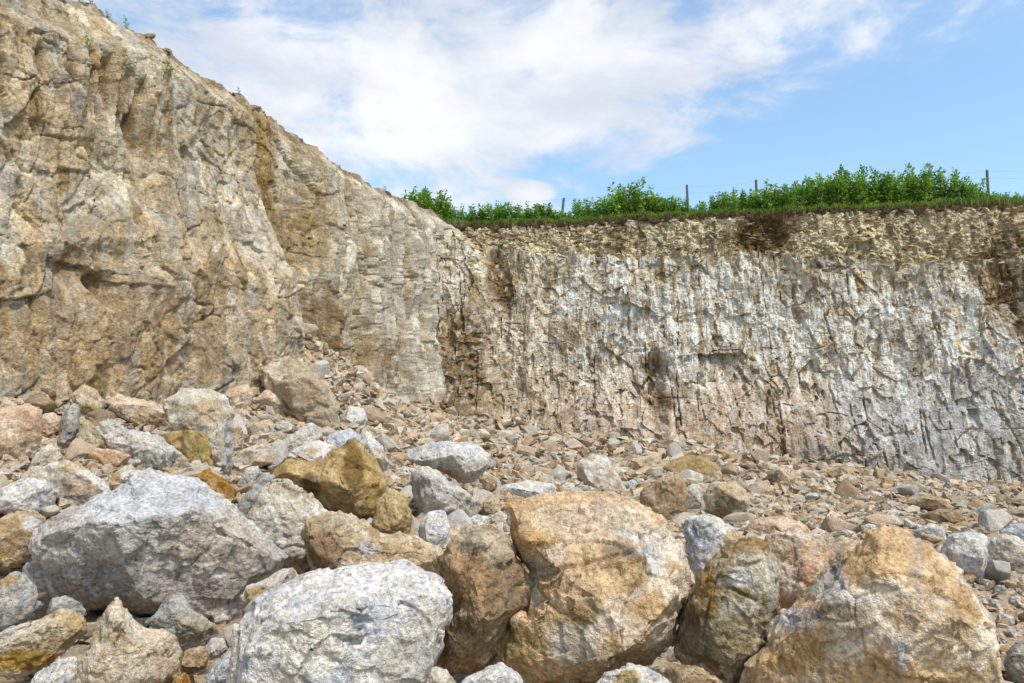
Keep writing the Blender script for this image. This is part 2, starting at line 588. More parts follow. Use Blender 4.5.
# broken pieces
warp = np.stack([0.35 * fbm(uv3 * .9, 3, .5, 30), 0.35 * fbm(uv3 * .9, 3, .5, 33)], 1)
q2 = np.stack([al, zz], 1) + warp
rough = 0.50 - 0.10 * sstep(ppx, 260, 330)
f1, c1, r1 = facets(q2 * np.array([.55, .40]), 1, 1.7, .7, .2)
f2, c2, r2 = facets(q2 * np.array([1.5, 1.05]), 2, 1.9, .6, .1)
f3, c3, r3 = facets(q2 * np.array([3.6, 2.3]), 3, 2.0, .6, .1)
f4, c4, r4 = facets(q2 * np.array([8.0, 6.0]), 4, 2.0, .7, .1)
o += rough * (0.18 * f1 + 0.09 * f2 + 0.06 * f3 + 0.022 * f4)
o -= .16 * (1 - sstep(c2, 0, .05)) * sstep(r2 + .6 * wob2, .55, .8) * rough + .10 * (r3 > .95) * rough + .10 * (1 - sstep(c1 + .09 * wob, 0, .03)) * sstep(r1 + .6 * wob2, .55, .8)
o += 0.05 * fbm(uv3 * np.array([3.0, 1.6, 1]), 4, .6, 15) + 0.015 * fbm(uv3 * 14, 3, .6, 16)
# crest rounds back
vv = np.tile(v, U)
crest = sstep(vv, 0.90, 1.0)
P1 = P0.copy()
P1[:, :2] += LN * o[:, None] * (1 - 0.6 * crest)[:, None] - LN * (0.5 * crest ** 2)[:, None]
P1[:, 2] += 0.04 * f3 * crest + 0.03 * f2 * crest + .45 * crest * fbm(uv3 * np.array([.9, 0, 1]), 4, .6, 95) + 0.06 * fbm(uv3 * 2, 3, .6, 90)
# colours
tan, pale, grey = (.61, .51, .37), (.73, .665, .555), (.55, .52, .475)
pink, ochre, brown = (.64, .455, .30), (.40, .28, .12), (.30, .22, .13)
n_a = fbm(uv3 * np.array([.9, .55, 1]), 5, .6, 50)
n_b = fbm(uv3 * np.array([1.2, .45, 1]), 5, .6, 55)
n_c = fbm(uv3 * np.array([2.2, .5, 1]), 5, .6, 58)
c = np.tile(np.array(tan), (len(P0), 1))
c = lerp(c, pale, sstep(n_a, -.05, .22) * .85)
c = lerp(c, grey, sstep(n_b, .06, .25) * .7)
c = lerp(c, pink, sstep(-n_b, .08, .28) * .55 * sstep(ppy, 150, 270) * (ppx < 300))
c = lerp(c, pale, .6 * sstep(ppx, 300, 370) * sstep(n_c, -.15, .1))
c = lerp(c, (.75, .72, .66), .65 * sstep(ppx, 335, 390) * sstep(-n_a, -.1, .1))
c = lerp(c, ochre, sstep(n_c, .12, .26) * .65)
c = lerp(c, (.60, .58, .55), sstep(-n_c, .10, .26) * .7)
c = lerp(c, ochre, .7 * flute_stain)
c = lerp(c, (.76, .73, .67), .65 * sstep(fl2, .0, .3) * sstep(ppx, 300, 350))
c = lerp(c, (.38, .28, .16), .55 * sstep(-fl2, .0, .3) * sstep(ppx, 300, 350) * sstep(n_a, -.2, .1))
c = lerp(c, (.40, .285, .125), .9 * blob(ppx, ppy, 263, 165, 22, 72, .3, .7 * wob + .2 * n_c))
c = lerp(c, ochre, .7 * blob(ppx, ppy, 280, 225, 36, 42, .4, .9 * wob))
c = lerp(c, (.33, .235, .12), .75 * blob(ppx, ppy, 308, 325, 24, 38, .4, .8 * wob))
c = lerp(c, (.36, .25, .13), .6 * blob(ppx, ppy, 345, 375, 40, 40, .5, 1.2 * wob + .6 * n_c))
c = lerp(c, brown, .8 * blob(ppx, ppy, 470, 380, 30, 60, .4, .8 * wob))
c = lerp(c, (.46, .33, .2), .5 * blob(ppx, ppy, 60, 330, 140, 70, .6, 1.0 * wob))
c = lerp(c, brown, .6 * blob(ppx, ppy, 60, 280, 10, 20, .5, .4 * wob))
c = lerp(c, (.38, .30, .20), .7 * sstep(vv, .955, .985))
n_e = fbm(uv3 * np.array([5.0, 1.8, 1]), 4, .65, 59)
c = lerp(c, (.36, .275, .175), sstep(n_e, .12, .28) * .45)
c = lerp(c, (.70, .65, .57), sstep(-n_e, .10, .26) * .5)
c = lerp(c, (.36, .28, .18), .4 * (r4 > .86) * sstep(n_c, -.1, .1))
c *= (0.80 + 0.36 * r3)[:, None] * (0.90 + 0.18 * r2)[:, None] * (0.88 + 0.22 * r4)[:, None] * np.array([.885, .87, .835])
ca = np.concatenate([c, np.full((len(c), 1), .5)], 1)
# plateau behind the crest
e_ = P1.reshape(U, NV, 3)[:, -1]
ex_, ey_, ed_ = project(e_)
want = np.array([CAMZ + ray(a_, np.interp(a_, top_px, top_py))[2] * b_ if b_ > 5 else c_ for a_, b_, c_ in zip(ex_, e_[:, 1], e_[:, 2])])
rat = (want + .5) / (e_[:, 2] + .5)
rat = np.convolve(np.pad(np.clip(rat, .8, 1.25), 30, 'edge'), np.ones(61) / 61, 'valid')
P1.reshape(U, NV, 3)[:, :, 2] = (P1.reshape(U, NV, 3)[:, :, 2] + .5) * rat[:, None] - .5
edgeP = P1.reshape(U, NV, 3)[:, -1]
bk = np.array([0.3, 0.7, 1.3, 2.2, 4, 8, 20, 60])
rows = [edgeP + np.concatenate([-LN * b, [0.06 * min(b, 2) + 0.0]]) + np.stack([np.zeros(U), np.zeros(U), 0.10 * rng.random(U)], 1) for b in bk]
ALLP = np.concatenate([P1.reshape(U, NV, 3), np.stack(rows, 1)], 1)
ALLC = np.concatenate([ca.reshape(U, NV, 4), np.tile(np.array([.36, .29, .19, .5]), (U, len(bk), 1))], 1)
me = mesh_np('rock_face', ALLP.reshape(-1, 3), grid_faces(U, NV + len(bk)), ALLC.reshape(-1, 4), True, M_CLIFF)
left_face = add('left_rock_face', me, kind='structure')
LEFT_CREST = edgeP

# --- back face
top_bx = np.array([380, 450, 550, 620, 690, 757, 850, 940, 1024, 1400])
top_by = np.array([232, 227, 223, 219, 215, 213, 209, 207, 204, 195])
led_bx = np.array([380, 450, 520, 600, 700, 800, 850, 900, 960, 1024, 1400])
led_by = np.array([250, 248, 252, 256, 256, 255, 258, 266, 262, 262, 262])
pxb = np.concatenate([np.arange(400, 1062, 1.15), np.linspace(1066, 1500, 60)])


def back_point(px):
    a = (px - 512) / F / CP
    k = BT[1] / BT[0]
    y = (BA[1] - k * BA[0]) / (1 - k * a)
    return np.array([a * y, y])


bbase = np.array([back_point(p) for p in pxb])
ext = np.array([[bbase[-1, 0] + 6, bbase[-1, 1] - 6], [bbase[-1, 0] + 8, bbase[-1, 1] - 20], [bbase[-1, 0] + 8, -30.0]])
U2 = len(pxb)
LEANB = 1.6


def back_z(px_arr, py_arr, off):
    out = []
    y_ = py_arr
    for b_ in bbase:
        pt = b_ - BN * off
        pp = 512 + F * CP * pt[0] / pt[1]
        out.append(CAMZ + ray(pp, np.interp(pp, *y_))[2] * pt[1])
    return np.array(out)


zl = back_z(pxb, (led_bx, led_by), LEANB)
zt = back_z(pxb, (top_bx, top_by + 3), LEANB + 1.2)
NV1, NV2 = 330, 70
t1 = np.linspace(0, 1, NV1)
t2 = np.linspace(0, 1, NV2 + 1)[1:]
zb0 = -1.2
Zb = np.concatenate([zb0 + (zl[:, None] - zb0) * t1, zl[:, None] + (zt - zl)[:, None] * np.clip((t2 - .04) / .96, 0, 1)], 1)
setb = np.concatenate([LEANB * t1 ** 1.1, LEANB + 0.75 * sstep(t2, 0, .08) + 0.45 * t2])
NVB = NV1 + NV2
P0 = np.concatenate([np.repeat(bbase[:, None, :], NVB, 1) - BN * setb[None, :, None], Zb[..., None]], -1).reshape(-1, 3)
ppx, ppy, pd = project(P0)
al = np.repeat(((bbase - BA) @ BT)[:, None], NVB, 1).ravel()
zz = P0[:, 2]
upper = np.tile(np.concatenate([np.zeros(NV1), sstep(t2, 0, .08)]), U2)
uv3 = np.stack([al, zz, np.zeros(len(al))], 1)
wob = fbm(uv3 * 0.9, 4, .6, 140)
wob2 = fbm(uv3 * 0.4, 3, .5, 144)
low = sstep(zz, 5.5, 2.0)
o = 0.55 * fbm(uv3 * np.array([.25, .16, 1]), 3, .5, 101) + 0.32 * fbm(uv3 * np.array([.7, .45, 1]), 3, .5, 102)
o += 0.8 * sstep(zz, 4.0, 0.3) + 0.35 * blob(ppx, ppy, 690, 430, 190, 40, .6)
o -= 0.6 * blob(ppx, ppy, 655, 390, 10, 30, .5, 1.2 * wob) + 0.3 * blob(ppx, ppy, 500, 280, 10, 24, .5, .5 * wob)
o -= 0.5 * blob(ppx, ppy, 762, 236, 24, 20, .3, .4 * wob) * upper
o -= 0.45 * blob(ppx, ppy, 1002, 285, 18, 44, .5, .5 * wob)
wa = al + 0.25 * fbm(uv3 * np.array([.6, .35, 1]), 3, .5, 160)
fl = fbm(np.stack([wa * 1.9, zz * 0.28 + .3 * wob2, np.zeros(len(al))], 1), 4, .62, 111, True)
o += fl * (0.18 * (1 - upper) + 0.03) * (1 - .4 * low)
line = np.interp(ppx, [440, 450, 465, 480, 500, 510], [212, 222, 237, 250, 268, 282])
spur = (1 - sstep(ppx, 462 + 10 * wob, 512 + 10 * wob)) * sstep(ppy - line, -3, 8)     # foot of the left face running on past the corner
o += 1.3 * spur
lw = 1 - upper
for sd_, fq, am in ((177, 1.1, .22),):
    cr = perlin(np.stack([wa * fq + 5, zz * 0.09, np.zeros(len(al))], 1), sd_)
    gate = sstep(fbm(uv3 * np.array([.8, .45, 1]), 3, .5, sd_ + 3), .02, .14)
    o -= am * (1 - sstep(np.abs(cr + .035 * fbm(uv3 * 4, 2, .5, sd_)), 0.0, 0.028)) * gate * lw
n_gate = fbm(uv3 * .9, 3, .5, 199)
cr2 = perlin(np.stack([al * 0.12, zz * 0.9 + 0.25 * wob, np.zeros(len(al))], 1), 188)
o -= 0.12 * (1 - sstep(np.abs(cr2 + .1 * wob), 0.0, 0.03)) * sstep(n_gate, 0.08, 0.2)
warp = np.stack([0.22 * fbm(uv3 * .9, 3, .5, 130), 0.22 * fbm(uv3 * .9, 3, .5, 133)], 1)
q2 = np.stack([al, zz], 1) + warp
sh = np.stack([q2[:, 0] + 0.25 * q2[:, 1], q2[:, 1]], 1)      # slanting joints
f1, c1, r1 = facets(sh * np.array([.60, .42]), 11, 1.6, .7, .1)
f2, c2, r2 = facets(q2 * np.array([1.6, .95]), 12, 1.9, .7, .1)
f3, c3, r3 = facets(q2 * np.array([3.2, 1.9]), 13, 2.1, .7, .1)
f4, c4, r4 = facets(q2 * np.array([6.5, 5.5]), 14, 2.1, .8, .1)
g3, d3, s3 = facets((q2 + .06 * np.stack([wob, wob2], 1)) * np.array([4.2, 8.5]), 15, 1.6, 1.0, .1)
o += (1 - upper) * (1 - .35 * low) * (0.15 * f1 + 0.065 * f2 + 0.034 * f3 + 0.016 * f4) + upper * (0.030 * g3 + 0.05 * f4 + .07 * f2 + .05 * f3)
o -= lw * (.18 * (r2 > .95) * (f3 > 0) + .13 * (r3 > .95) + .08 * (r4 > .96) + .05 * (1 - sstep(c2, 0, .05)) * sstep(r2 + .8 * wob2, .78, .9)) + upper * (.10 * (r3 > .85) + .08 * (r4 > .85))
o += 0.06 * fbm(uv3 * 2.6, 4, .6, 115) + 0.025 * fbm(uv3 * 10, 3, .6, 116)
P1 = P0.copy()
P1[:, :2] += BN * o[:, None]
# ledge lip is uneven
lip = np.tile(np.concatenate([sstep(t1, .93, 1.0), 1 - sstep(t2, .0, .12)]), U2)
P1[:, 2] += lip * (0.16 * f2 + 0.10 * f3 + 0.12 * wob)
# colours
white, palec, tanc = (.82, .805, .775), (.77, .725, .64), (.60, .50, .36)
bluegrey, pinkc, brn = (.62, .625, .63), (.63, .50, .385), (.25, .17, .085)
n_a = fbm(uv3 * np.array([1.1, .8, 1]), 5, .62, 150)
n_b = fbm(uv3 * np.array([1.6, .45, 1]), 5, .62, 155)
n_c = fbm(uv3 * np.array([2.8, .40, 1]), 5, .62, 158)
n_d = fbm(uv3 * np.array([.5, .4, 1]), 4, .55, 159)
c = np.tile(np.array(white), (len(P0), 1))
c = lerp(c, palec, sstep(n_a, -.02, .2) * .7)
c = lerp(c, (.54, .525, .50), sstep(n_b, .05, .22) * .6)
c = lerp(c, tanc, sstep(-n_a, .08, .24) * .8)
c = lerp(c, (.38, .285, .16), sstep(n_c, .11, .22) * .85)
c = lerp(c, (.40, .30, .17), sstep(-fl, .02, .22) * sstep(n_b + n_d, -.05, .15) * .75)
c = lerp(c, (.60, .54, .45), sstep(ppy, 350, 420) * .4)
c = lerp(c, (.64, .49, .375), blob(ppx, ppy, 640, 430, 200, 55, .6, 1.0 * wob + .8 * n_d) * .45)
c = lerp(c, pinkc, blob(ppx, ppy, 800, 445, 110, 40, .6, 1.0 * wob) * .75)
c = lerp(c, tanc, blob(ppx, ppy, 500, 350, 70, 110, .6, 1.2 * wob) * .65)
c = lerp(c, bluegrey, blob(ppx, ppy, 930, 420, 105, 66, .5, .9 * wob) * .75)
c = lerp(c, (.42, .345, .21), sstep(ppy, 325, 262) * sstep(n_c + .3 * n_d, -.02, .14) * .7)
c = lerp(c, (.40, .32, .19), blob(ppx, ppy, 930, 262, 140, 22, .6, 1.2 * wob) * .7)
c = lerp(c, (.82, .80, .76), np.tile(np.concatenate([sstep(t1, .955, .985), 0 * t2]), U2) * .6 * sstep(n_d, -.15, .05))
c = lerp(c, (.74, .655, .49), np.clip(upper * 1.0 + .8 * sstep(ppy, 285, 258) * sstep(n_c + .8 * n_d, .0, .15), 0, 1) * .9)
c = lerp(c, (.80, .73, .58), upper * sstep(n_a, 0, .2) * .6)
c = lerp(c, (.36, .27, .15), upper * sstep(n_c, .06, .2) * .5)
c = lerp(c, (.85, .84, .815), (1 - upper) * blob(ppx, ppy, 790, 318, 290, 66, .5, 1.0 * wob + 1.4 * n_a + 1.2 * n_c) * .3)
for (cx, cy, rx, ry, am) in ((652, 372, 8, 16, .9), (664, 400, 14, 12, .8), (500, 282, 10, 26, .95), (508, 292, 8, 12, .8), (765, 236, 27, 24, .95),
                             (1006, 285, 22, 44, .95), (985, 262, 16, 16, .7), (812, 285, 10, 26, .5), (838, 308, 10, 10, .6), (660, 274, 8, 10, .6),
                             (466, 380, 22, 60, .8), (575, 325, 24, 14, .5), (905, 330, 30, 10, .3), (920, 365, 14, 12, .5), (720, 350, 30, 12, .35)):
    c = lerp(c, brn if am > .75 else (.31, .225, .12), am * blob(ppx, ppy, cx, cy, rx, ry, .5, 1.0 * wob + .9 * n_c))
n_e = fbm(uv3 * np.array([4.5, 2.0, 1]), 4, .65, 259)
c = lerp(c, (.40, .31, .20), sstep(n_e, .13, .24) * .50)
c = lerp(c, (.80, .78, .75), sstep(-n_e, .08, .24) * .6 * (1 - upper))
c = lerp(c, (.40, .31, .19), .5 * (r4 > .86) * sstep(n_b, -.08, .1))
c = lerp(c, (.42, .35, .25), .45 * (r3 > .84) * sstep(n_c, -.08, .1))
c *= (0.84 + 0.28 * r3)[:, None] * (0.90 + 0.18 * r2)[:, None] * (.88 + .22 * r4)[:, None] * (1 - .15 * upper * s3)[:, None] * np.array([.99, .97, .93]) * (1 - .12 * sstep(ppy, 350, 430))[:, None]
ca = np.concatenate([np.clip(c, .03, .85), np.full((len(c), 1), .4)], 1)
Pb = P1.reshape(U2, NVB, 3)
Cb = ca.reshape(U2, NVB, 4)
me = mesh_np('rock_face', Pb.reshape(-1, 3), grid_faces(U2, NVB), Cb.reshape(-1, 4), False, M_CLIFF)
back_face = add('back_rock_face', me, kind='structure')
BACK_TOP = Pb[:, -1].copy()

# --- topsoil and field above the back face
prof = [(-.16, -.14), (-.02, -.11), (.03, -.06), (.06, 0), (.03, .03), (.06, .06), (.05, .09), (.02, .12), (-.04, .15), (-.18, .18), (-.6, .25), (-1.2, .28), (-2.2, .30), (-5, .35), (-15, .5), (-60, .6), (-250, .8)]
q = np.stack([np.arange(U2) * .045, np.zeros(U2), np.zeros(U2)], 1)
nz = fbm(q * 1.4, 4, .6, 200)
nz2 = fbm(q * 6.0, 3, .6, 203)
rows = []
smoothTop = BACK_TOP.copy()
ker = np.ones(25) / 25
for k in range(3):
    smoothTop[:, k] = np.convolve(np.pad(BACK_TOP[:, k], 12, 'edge'), ker, 'valid')
for i, (f_, z_) in enumerate(prof):
    fr_ = 1.0 if i < 10 else 0.0
    jit = 1.6 * fbm(np.stack([np.arange(U2) * .05 * 3.5, np.full(U2, i * .45), np.zeros(U2)], 1), 4, .7, 210)
    rows.append(np.stack([smoothTop[:, 0] + BN[0] * (f_ + fr_ * (.45 * nz + .20 * nz2 + .20 * jit)),
                          smoothTop[:, 1] + BN[1] * (f_ + fr_ * (.45 * nz + .20 * nz2 + .20 * jit)),
                          smoothTop[:, 2] + z_ + (.22 * nz + .10 * jit) * (1 if i > 3 else 1.6)], 1))
SOIL = np.stack(rows, 1)
me = mesh_np('topsoil', SOIL.reshape(-1, 3), grid_faces(U2, len(prof)), None, True, M_SOIL)
add('topsoil', me, kind='structure')

# ------------------------------------------------------------------ boulders
PAL = {   # main, second, stain, clast amount
    'grey':   ((.56, .525, .475), (.64, .59, .52), (.43, .385, .335), 1.0),
    'white':  ((.645, .615, .57), (.66, .61, .53), (.49, .49, .51), 1.0),
    'cream':  ((.60, .54, .45), (.66, .62, .56), (.45, .37, .27), .6),
    'tan':    ((.54, .445, .32), (.62, .55, .45), (.42, .31, .18), .6),
    'orange': ((.64, .49, .33), (.69, .61, .50), (.52, .37, .215), .8),
    'ochre':  ((.46, .345, .18), (.54, .43, .26), (.31, .215, .105), .4),
    'rust':   ((.40, .225, .06), (.50, .38, .20), (.25, .13, .03), .3),
    'pink':   ((.61, .47, .345), (.66, .57, .47), (.48, .34, .225), .5),
    'brown':  ((.43, .325, .215), (.55, .45, .33), (.29, .21, .13), .5),
    'lichen': ((.42, .345, .23), (.62, .565, .46), (.29, .20, .09), .6),
    'blue':   ((.52, .525, .54), (.62, .61, .59), (.42, .41, .41), .8),
    'slate':  ((.43, .415, .38), (.52, .48, .42), (.33, .29, .235), .6),
}
# each: label, short phrase used when other stones are located by it, palette, outline in pixels, {options}
# options: inn = interior points (px, py, relief), y = pixel row where its front meets the ground, T = thickness factor, spots = (px,py,rx,ry,colour,amount)
B = []


def bl(label, short, pal, outl, **k):
    B.append(dict(label=label, short=short, pal=pal, outl=outl, **k))


GREYC, OCHC, WHT, DRK = (.47, .47, .47), (.42, .27, .08), (.66, .65, .63), (.19, .14, .09)
bl('big grey pitted boulder with dark overhanging underside, left of centre foreground', 'big grey pitted boulder', 'grey',
   [(36, 548), (44, 526), (75, 508), (110, 497), (133, 477), (150, 470), (178, 476), (205, 489), (232, 507), (262, 535), (285, 556), (270, 575), (247, 586), (243, 612), (226, 630), (190, 624), (150, 614), (110, 607), (80, 606), (56, 592), (45, 568)],
   inn=[(92, 552, .75), (150, 566, .95), (215, 574, .85), (255, 565, .5), (150, 505, .35), (200, 520, .5), (98, 522, .45), (60, 555, .5), (160, 600, .35), (100, 590, .35), (215, 610, .4), (70, 520, .2)], y=612, T=.5,
   spots=[(150, 495, 70, 22, (.56, .56, .57), .7), (215, 545, 45, 28, (.50, .43, .35), .7), (160, 592, 90, 22, (.34, .30, .27), .6)])  # the low wide dark spot paints in shade under the overhang
bl('broad white speckled boulder with blue-grey chips at the bottom edge of the picture', 'broad white speckled boulder', 'white',
   [(236, 648), (241, 626), (262, 598), (300, 579), (350, 567), (398, 563), (430, 570), (447, 588), (450, 608), (441, 640), (427, 668), (412, 715), (330, 730), (250, 720), (228, 690)],
   inn=[(432, 618, .5), (398, 660, .9), (340, 655, .95), (268, 672, .8), (330, 602, .4), (390, 600, .35), (285, 620, .45), (415, 690, .6), (340, 700, .9)], y=715, T=.55,
   spots=[(420, 665, 40, 30, (.44, .41, .37), .7)])  # dark spot paints shade onto the lower right break
bl('large orange-tan boulder with a cracked ledge in the centre foreground', 'large cracked orange-tan boulder', 'orange', cracks=[([(540, 572), (566, 566), (600, 560), (632, 552)], 3.2, 5), ([(642, 562), (634, 585), (623, 606), (620, 642)], 2.6, 5), ([(580, 574), (563, 594)], 2.6, 4)], outl=
   [(510, 506), (540, 498), (580, 495), (610, 496), (640, 508), (660, 520), (677, 545), (688, 575), (691, 592), (681, 612), (672, 640), (650, 662), (620, 672), (580, 686), (520, 684), (488, 664), (483, 642), (495, 625), (514, 611), (528, 605), (531, 588), (531, 572), (520, 558), (512, 535)],
   inn=[(530, 532, .35), (575, 545, .5), (630, 530, .4), (560, 572, .42), (545, 590, .62), (600, 600, .8), (640, 565, .55), (660, 600, .7), (640, 640, .75), (565, 640, .95), (515, 635, .75), (600, 665, .7), (530, 668, .6), (605, 510, .2)], y=676, T=.5,
   spots=[(520, 535, 30, 28, (.49, .31, .12), .6), (570, 520, 55, 14, (.58, .50, .40), .6), (655, 555, 26, 26, WHT, .65), (625, 555, 20, 12, DRK, .6), (640, 572, 14, 14, (.30, .19, .06), .6), (510, 645, 28, 18, (.44, .31, .12), .7), (590, 575, 50, 18, (.54, .40, .24), .5), (575, 640, 24, 18, WHT, .4), (585, 610, 20, 16, (.36, .25, .12), .5), (650, 610, 25, 18, (.44, .27, .10), .6), (620, 655, 40, 12, (.40, .34, .26), .5)])  # lower right spots also paint in shade of the underside
bl('brown lumpy rock wedged between the white speckled boulder and the cracked orange boulder', 'brown lumpy rock', 'brown',
   [(436, 562), (448, 542), (468, 527), (490, 527), (510, 543), (520, 568), (531, 585), (530, 608), (512, 622), (498, 645), (484, 668), (450, 682), (425, 680), (425, 650), (440, 625), (450, 605), (444, 582)],
   inn=[(480, 545, .5), (505, 575, .6), (500, 600, .75), (470, 600, .7), (460, 640, .85), (455, 570, .45), (475, 565, .5)], y=672, T=.45,
   spots=[(470, 585, 26, 22, (.42, .28, .16), .7), (475, 540, 18, 12, (.40, .37, .30), .6), (505, 590, 16, 22, (.25, .20, .14), .6), (495, 545, 14, 14, (.52, .46, .36), .6)])  # darkest spot is the shaded right side put into the colour
bl('dark lichen-stained upright boulder with a pale band, right of the cracked orange boulder', 'lichen-stained upright boulder', 'lichen', cracks=[([(728, 588), (742, 594), (756, 600)], 2.6, 5), ([(716, 575), (708, 605), (700, 640)], 2.6, 4)], outl=
   [(688, 602), (698, 580), (718, 556), (735, 542), (752, 537), (768, 543), (776, 562), (779, 600), (777, 622), (766, 652), (746, 680), (720, 688), (692, 680), (676, 655), (674, 632)],
   inn=[(722, 580, .5), (745, 590, .85), (752, 560, .5), (768, 600, .5), (735, 630, .95), (705, 620, .45), (700, 650, .4), (750, 645, .7), (725, 660, .8)], y=684, T=.55,
   spots=[(740, 580, 18, 12, WHT, .7), (740, 605, 24, 10, (.55, .51, .42), .7), (705, 595, 14, 30, (.30, .20, .08), .7), (755, 548, 22, 8, (.30, .20, .08), .6), (772, 590, 6, 40, (.55, .54, .50), .6), (700, 640, 16, 24, (.22, .19, .14), .6), (725, 640, 18, 24, (.44, .39, .28), .5)])  # dark left spots add painted shade to the lichen colours
bl('largest orange boulder with grey-white patches, at the right of the foreground', 'largest orange boulder', 'orange',
   [(868, 533), (885, 530), (905, 533), (920, 545), (945, 562), (962, 571), (976, 595), (991, 625), (1001, 652), (1006, 700), (990, 735), (860, 745), (765, 725), (742, 690), (748, 662), (774, 642), (777, 626), (795, 605), (820, 580), (845, 560), (862, 545)],
   inn=[(890, 555, .3), (912, 590, .5), (900, 640, .8), (860, 600, .5), (830, 610, .45), (800, 650, .75), (850, 660, .9), (940, 610, .5), (965, 650, .6), (930, 670, .85), (780, 680, .7), (870, 690, .95), (970, 690, .7), (800, 625, .3)], y=730, T=.5,
   spots=[(830, 585, 26, 16, (.52, .51, .49), .75), (798, 618, 22, 14, (.45, .44, .45), .7), (855, 598, 34, 7, (.66, .63, .58), .6), (917, 568, 6, 30, (.42, .39, .36), .45), (910, 610, 12, 20, (.55, .50, .44), .5), (930, 640, 26, 22, (.62, .56, .47), .5), (902, 655, 10, 18, (.38, .37, .39), .55), (835, 612, 34, 10, (.30, .23, .16), .5), (880, 560, 24, 22, (.54, .38, .20), .5), (960, 625, 20, 40, (.42, .28, .13), .5), (800, 655, 40, 18, (.47, .33, .15), .6)])
bl('grey-white boulder with a yellow streak behind the lichen-stained upright boulder', 'grey-white streaked boulder', 'white',
   [(685, 522), (699, 513), (716, 519), (736, 531), (752, 545), (742, 570), (722, 592), (702, 600), (691, 578), (686, 548)],
   inn=[(712, 535, .5), (722, 560, .8), (698, 555, .4)], y=612, T=.5, spots=[(735, 540, 12, 10, (.45, .33, .12), .6), (705, 540, 10, 16, (.44, .45, .47), .6)])
bl('pinkish boulder between the lichen-stained upright boulder and the largest orange boulder', 'pinkish rounded boulder', 'pink',
   [(758, 548), (768, 536), (798, 529), (822, 539), (832, 556), (827, 576), (816, 592), (802, 608), (785, 622), (768, 620), (760, 590)],
   inn=[(795, 548, .45), (810, 570, .7), (790, 590, .8), (775, 565, .5)], y=618, T=.5, spots=[(805, 575, 12, 10, (.36, .20, .12), .5), (810, 545, 20, 8, (.56, .46, .34), .6)])
bl('small flat pale orange slab leaning behind the largest orange boulder', 'flat pale orange slab', 'tan',
   [(824, 542), (843, 536), (863, 545), (848, 563), (830, 580), (822, 560)], y=575, T=.4)
bl('flat pink-grey slab lying behind the pinkish rounded boulder', 'flat pink-grey slab', 'pink',
   [(742, 530), (752, 520), (780, 516), (800, 522), (812, 532), (790, 545), (760, 545)], y=540, T=.6)
bl('pale tan slab sloping down beside the big grey pitted boulder', 'pale tan sloping slab', 'cream',
   [(246, 522), (258, 502), (272, 480), (285, 480), (305, 492), (325, 507), (340, 525), (322, 556), (300, 572), (278, 562), (262, 542)],
   inn=[(290, 510, .4), (305, 535, .7), (275, 525, .45), (268, 500, .2)], y=575, T=.45)
bl('long tan block with a shaded brown left facet behind the broad white speckled boulder', 'long tan block with dark facet', 'tan',
   [(301, 530), (311, 519), (330, 512), (350, 514), (378, 533), (412, 537), (440, 548), (448, 562), (430, 590), (350, 592), (316, 574), (306, 552)],
   inn=[(322, 530, .75), (345, 562, .95), (380, 555, .6), (415, 560, .6), (345, 535, .6)], y=592, T=.5, spots=[(322, 548, 17, 26, (.30, .215, .13), .9), (395, 550, 40, 14, (.56, .42, .26), .5), (365, 548, 12, 8, (.5, .5, .54), .5)])  # strong dark spot: shade on the left facet, painted into its brown
bl('grey wedge standing between the big grey pitted boulder and the pale tan slab', 'grey wedge', 'slate',
   [(235, 510), (249, 490), (262, 473), (275, 476), (268, 494), (252, 514), (240, 526)], y=525, T=.7)
bl('ochre yellow boulder with a dark stain down its flat shaded front', 'dark-stained ochre boulder', 'ochre',
   [(264, 466), (285, 460), (318, 462), (336, 453), (354, 440), (362, 446), (374, 460), (385, 480), (387, 500), (376, 520), (345, 522), (312, 505), (288, 490), (270, 478)],
   inn=[(340, 462, .6), (352, 458, .85), (370, 495, .9), (345, 505, .8), (315, 482, .5), (290, 472, .35), (360, 480, .9)], y=522, T=.5,
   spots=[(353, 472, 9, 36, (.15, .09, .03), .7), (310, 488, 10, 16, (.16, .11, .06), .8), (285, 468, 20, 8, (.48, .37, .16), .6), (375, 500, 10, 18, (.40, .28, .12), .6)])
bl('yellow-tan block at the right foot of the dark-stained ochre boulder', 'yellow-tan block', 'ochre',
   [(376, 502), (389, 489), (404, 495), (412, 518), (409, 540), (388, 545), (372, 528)], y=545, T=.6, spots=[(390, 505, 18, 18, (.56, .46, .30), .6)])
bl('small white block standing on end beside the yellow-tan block', 'small white upright block', 'white',
   [(419, 526), (428, 512), (445, 510), (450, 528), (449, 550), (435, 558), (420, 548)], y=556, T=.6)
bl('flat white-topped slab resting on the grey block near the cliff corner', 'flat white-topped slab', 'white',
   [(407, 452), (425, 445), (450, 441), (475, 444), (490, 455), (488, 467), (476, 481), (462, 483), (446, 473), (420, 466), (409, 461)],
   inn=[(425, 456, .75), (455, 458, .9), (480, 459, .7), (462, 474, .6), (440, 466, .7)], y=512, T=.55, spots=[(450, 470, 38, 10, (.45, .39, .31), .7)])  # front painted darker to carry its shade below the bright top
bl('grey block with shaded left side under the flat white-topped slab', 'grey block under the flat slab', 'grey',
   [(412, 472), (424, 466), (440, 472), (450, 484), (465, 490), (479, 504), (477, 520), (457, 530), (440, 528), (421, 518), (414, 496)],
   inn=[(432, 480, .5), (446, 495, .85), (462, 505, .7), (432, 505, .7)], y=527, T=.6, spots=[(465, 505, 14, 14, (.55, .48, .38), .6)])
bl('oblong white slab lying above the cracked orange boulder', 'oblong white slab', 'white',
   [(494, 492), (505, 485), (530, 481), (550, 484), (559, 492), (552, 502), (522, 506), (506, 507)],
   inn=[(510, 494, .6), (535, 494, .6)], y=507, T=.6)
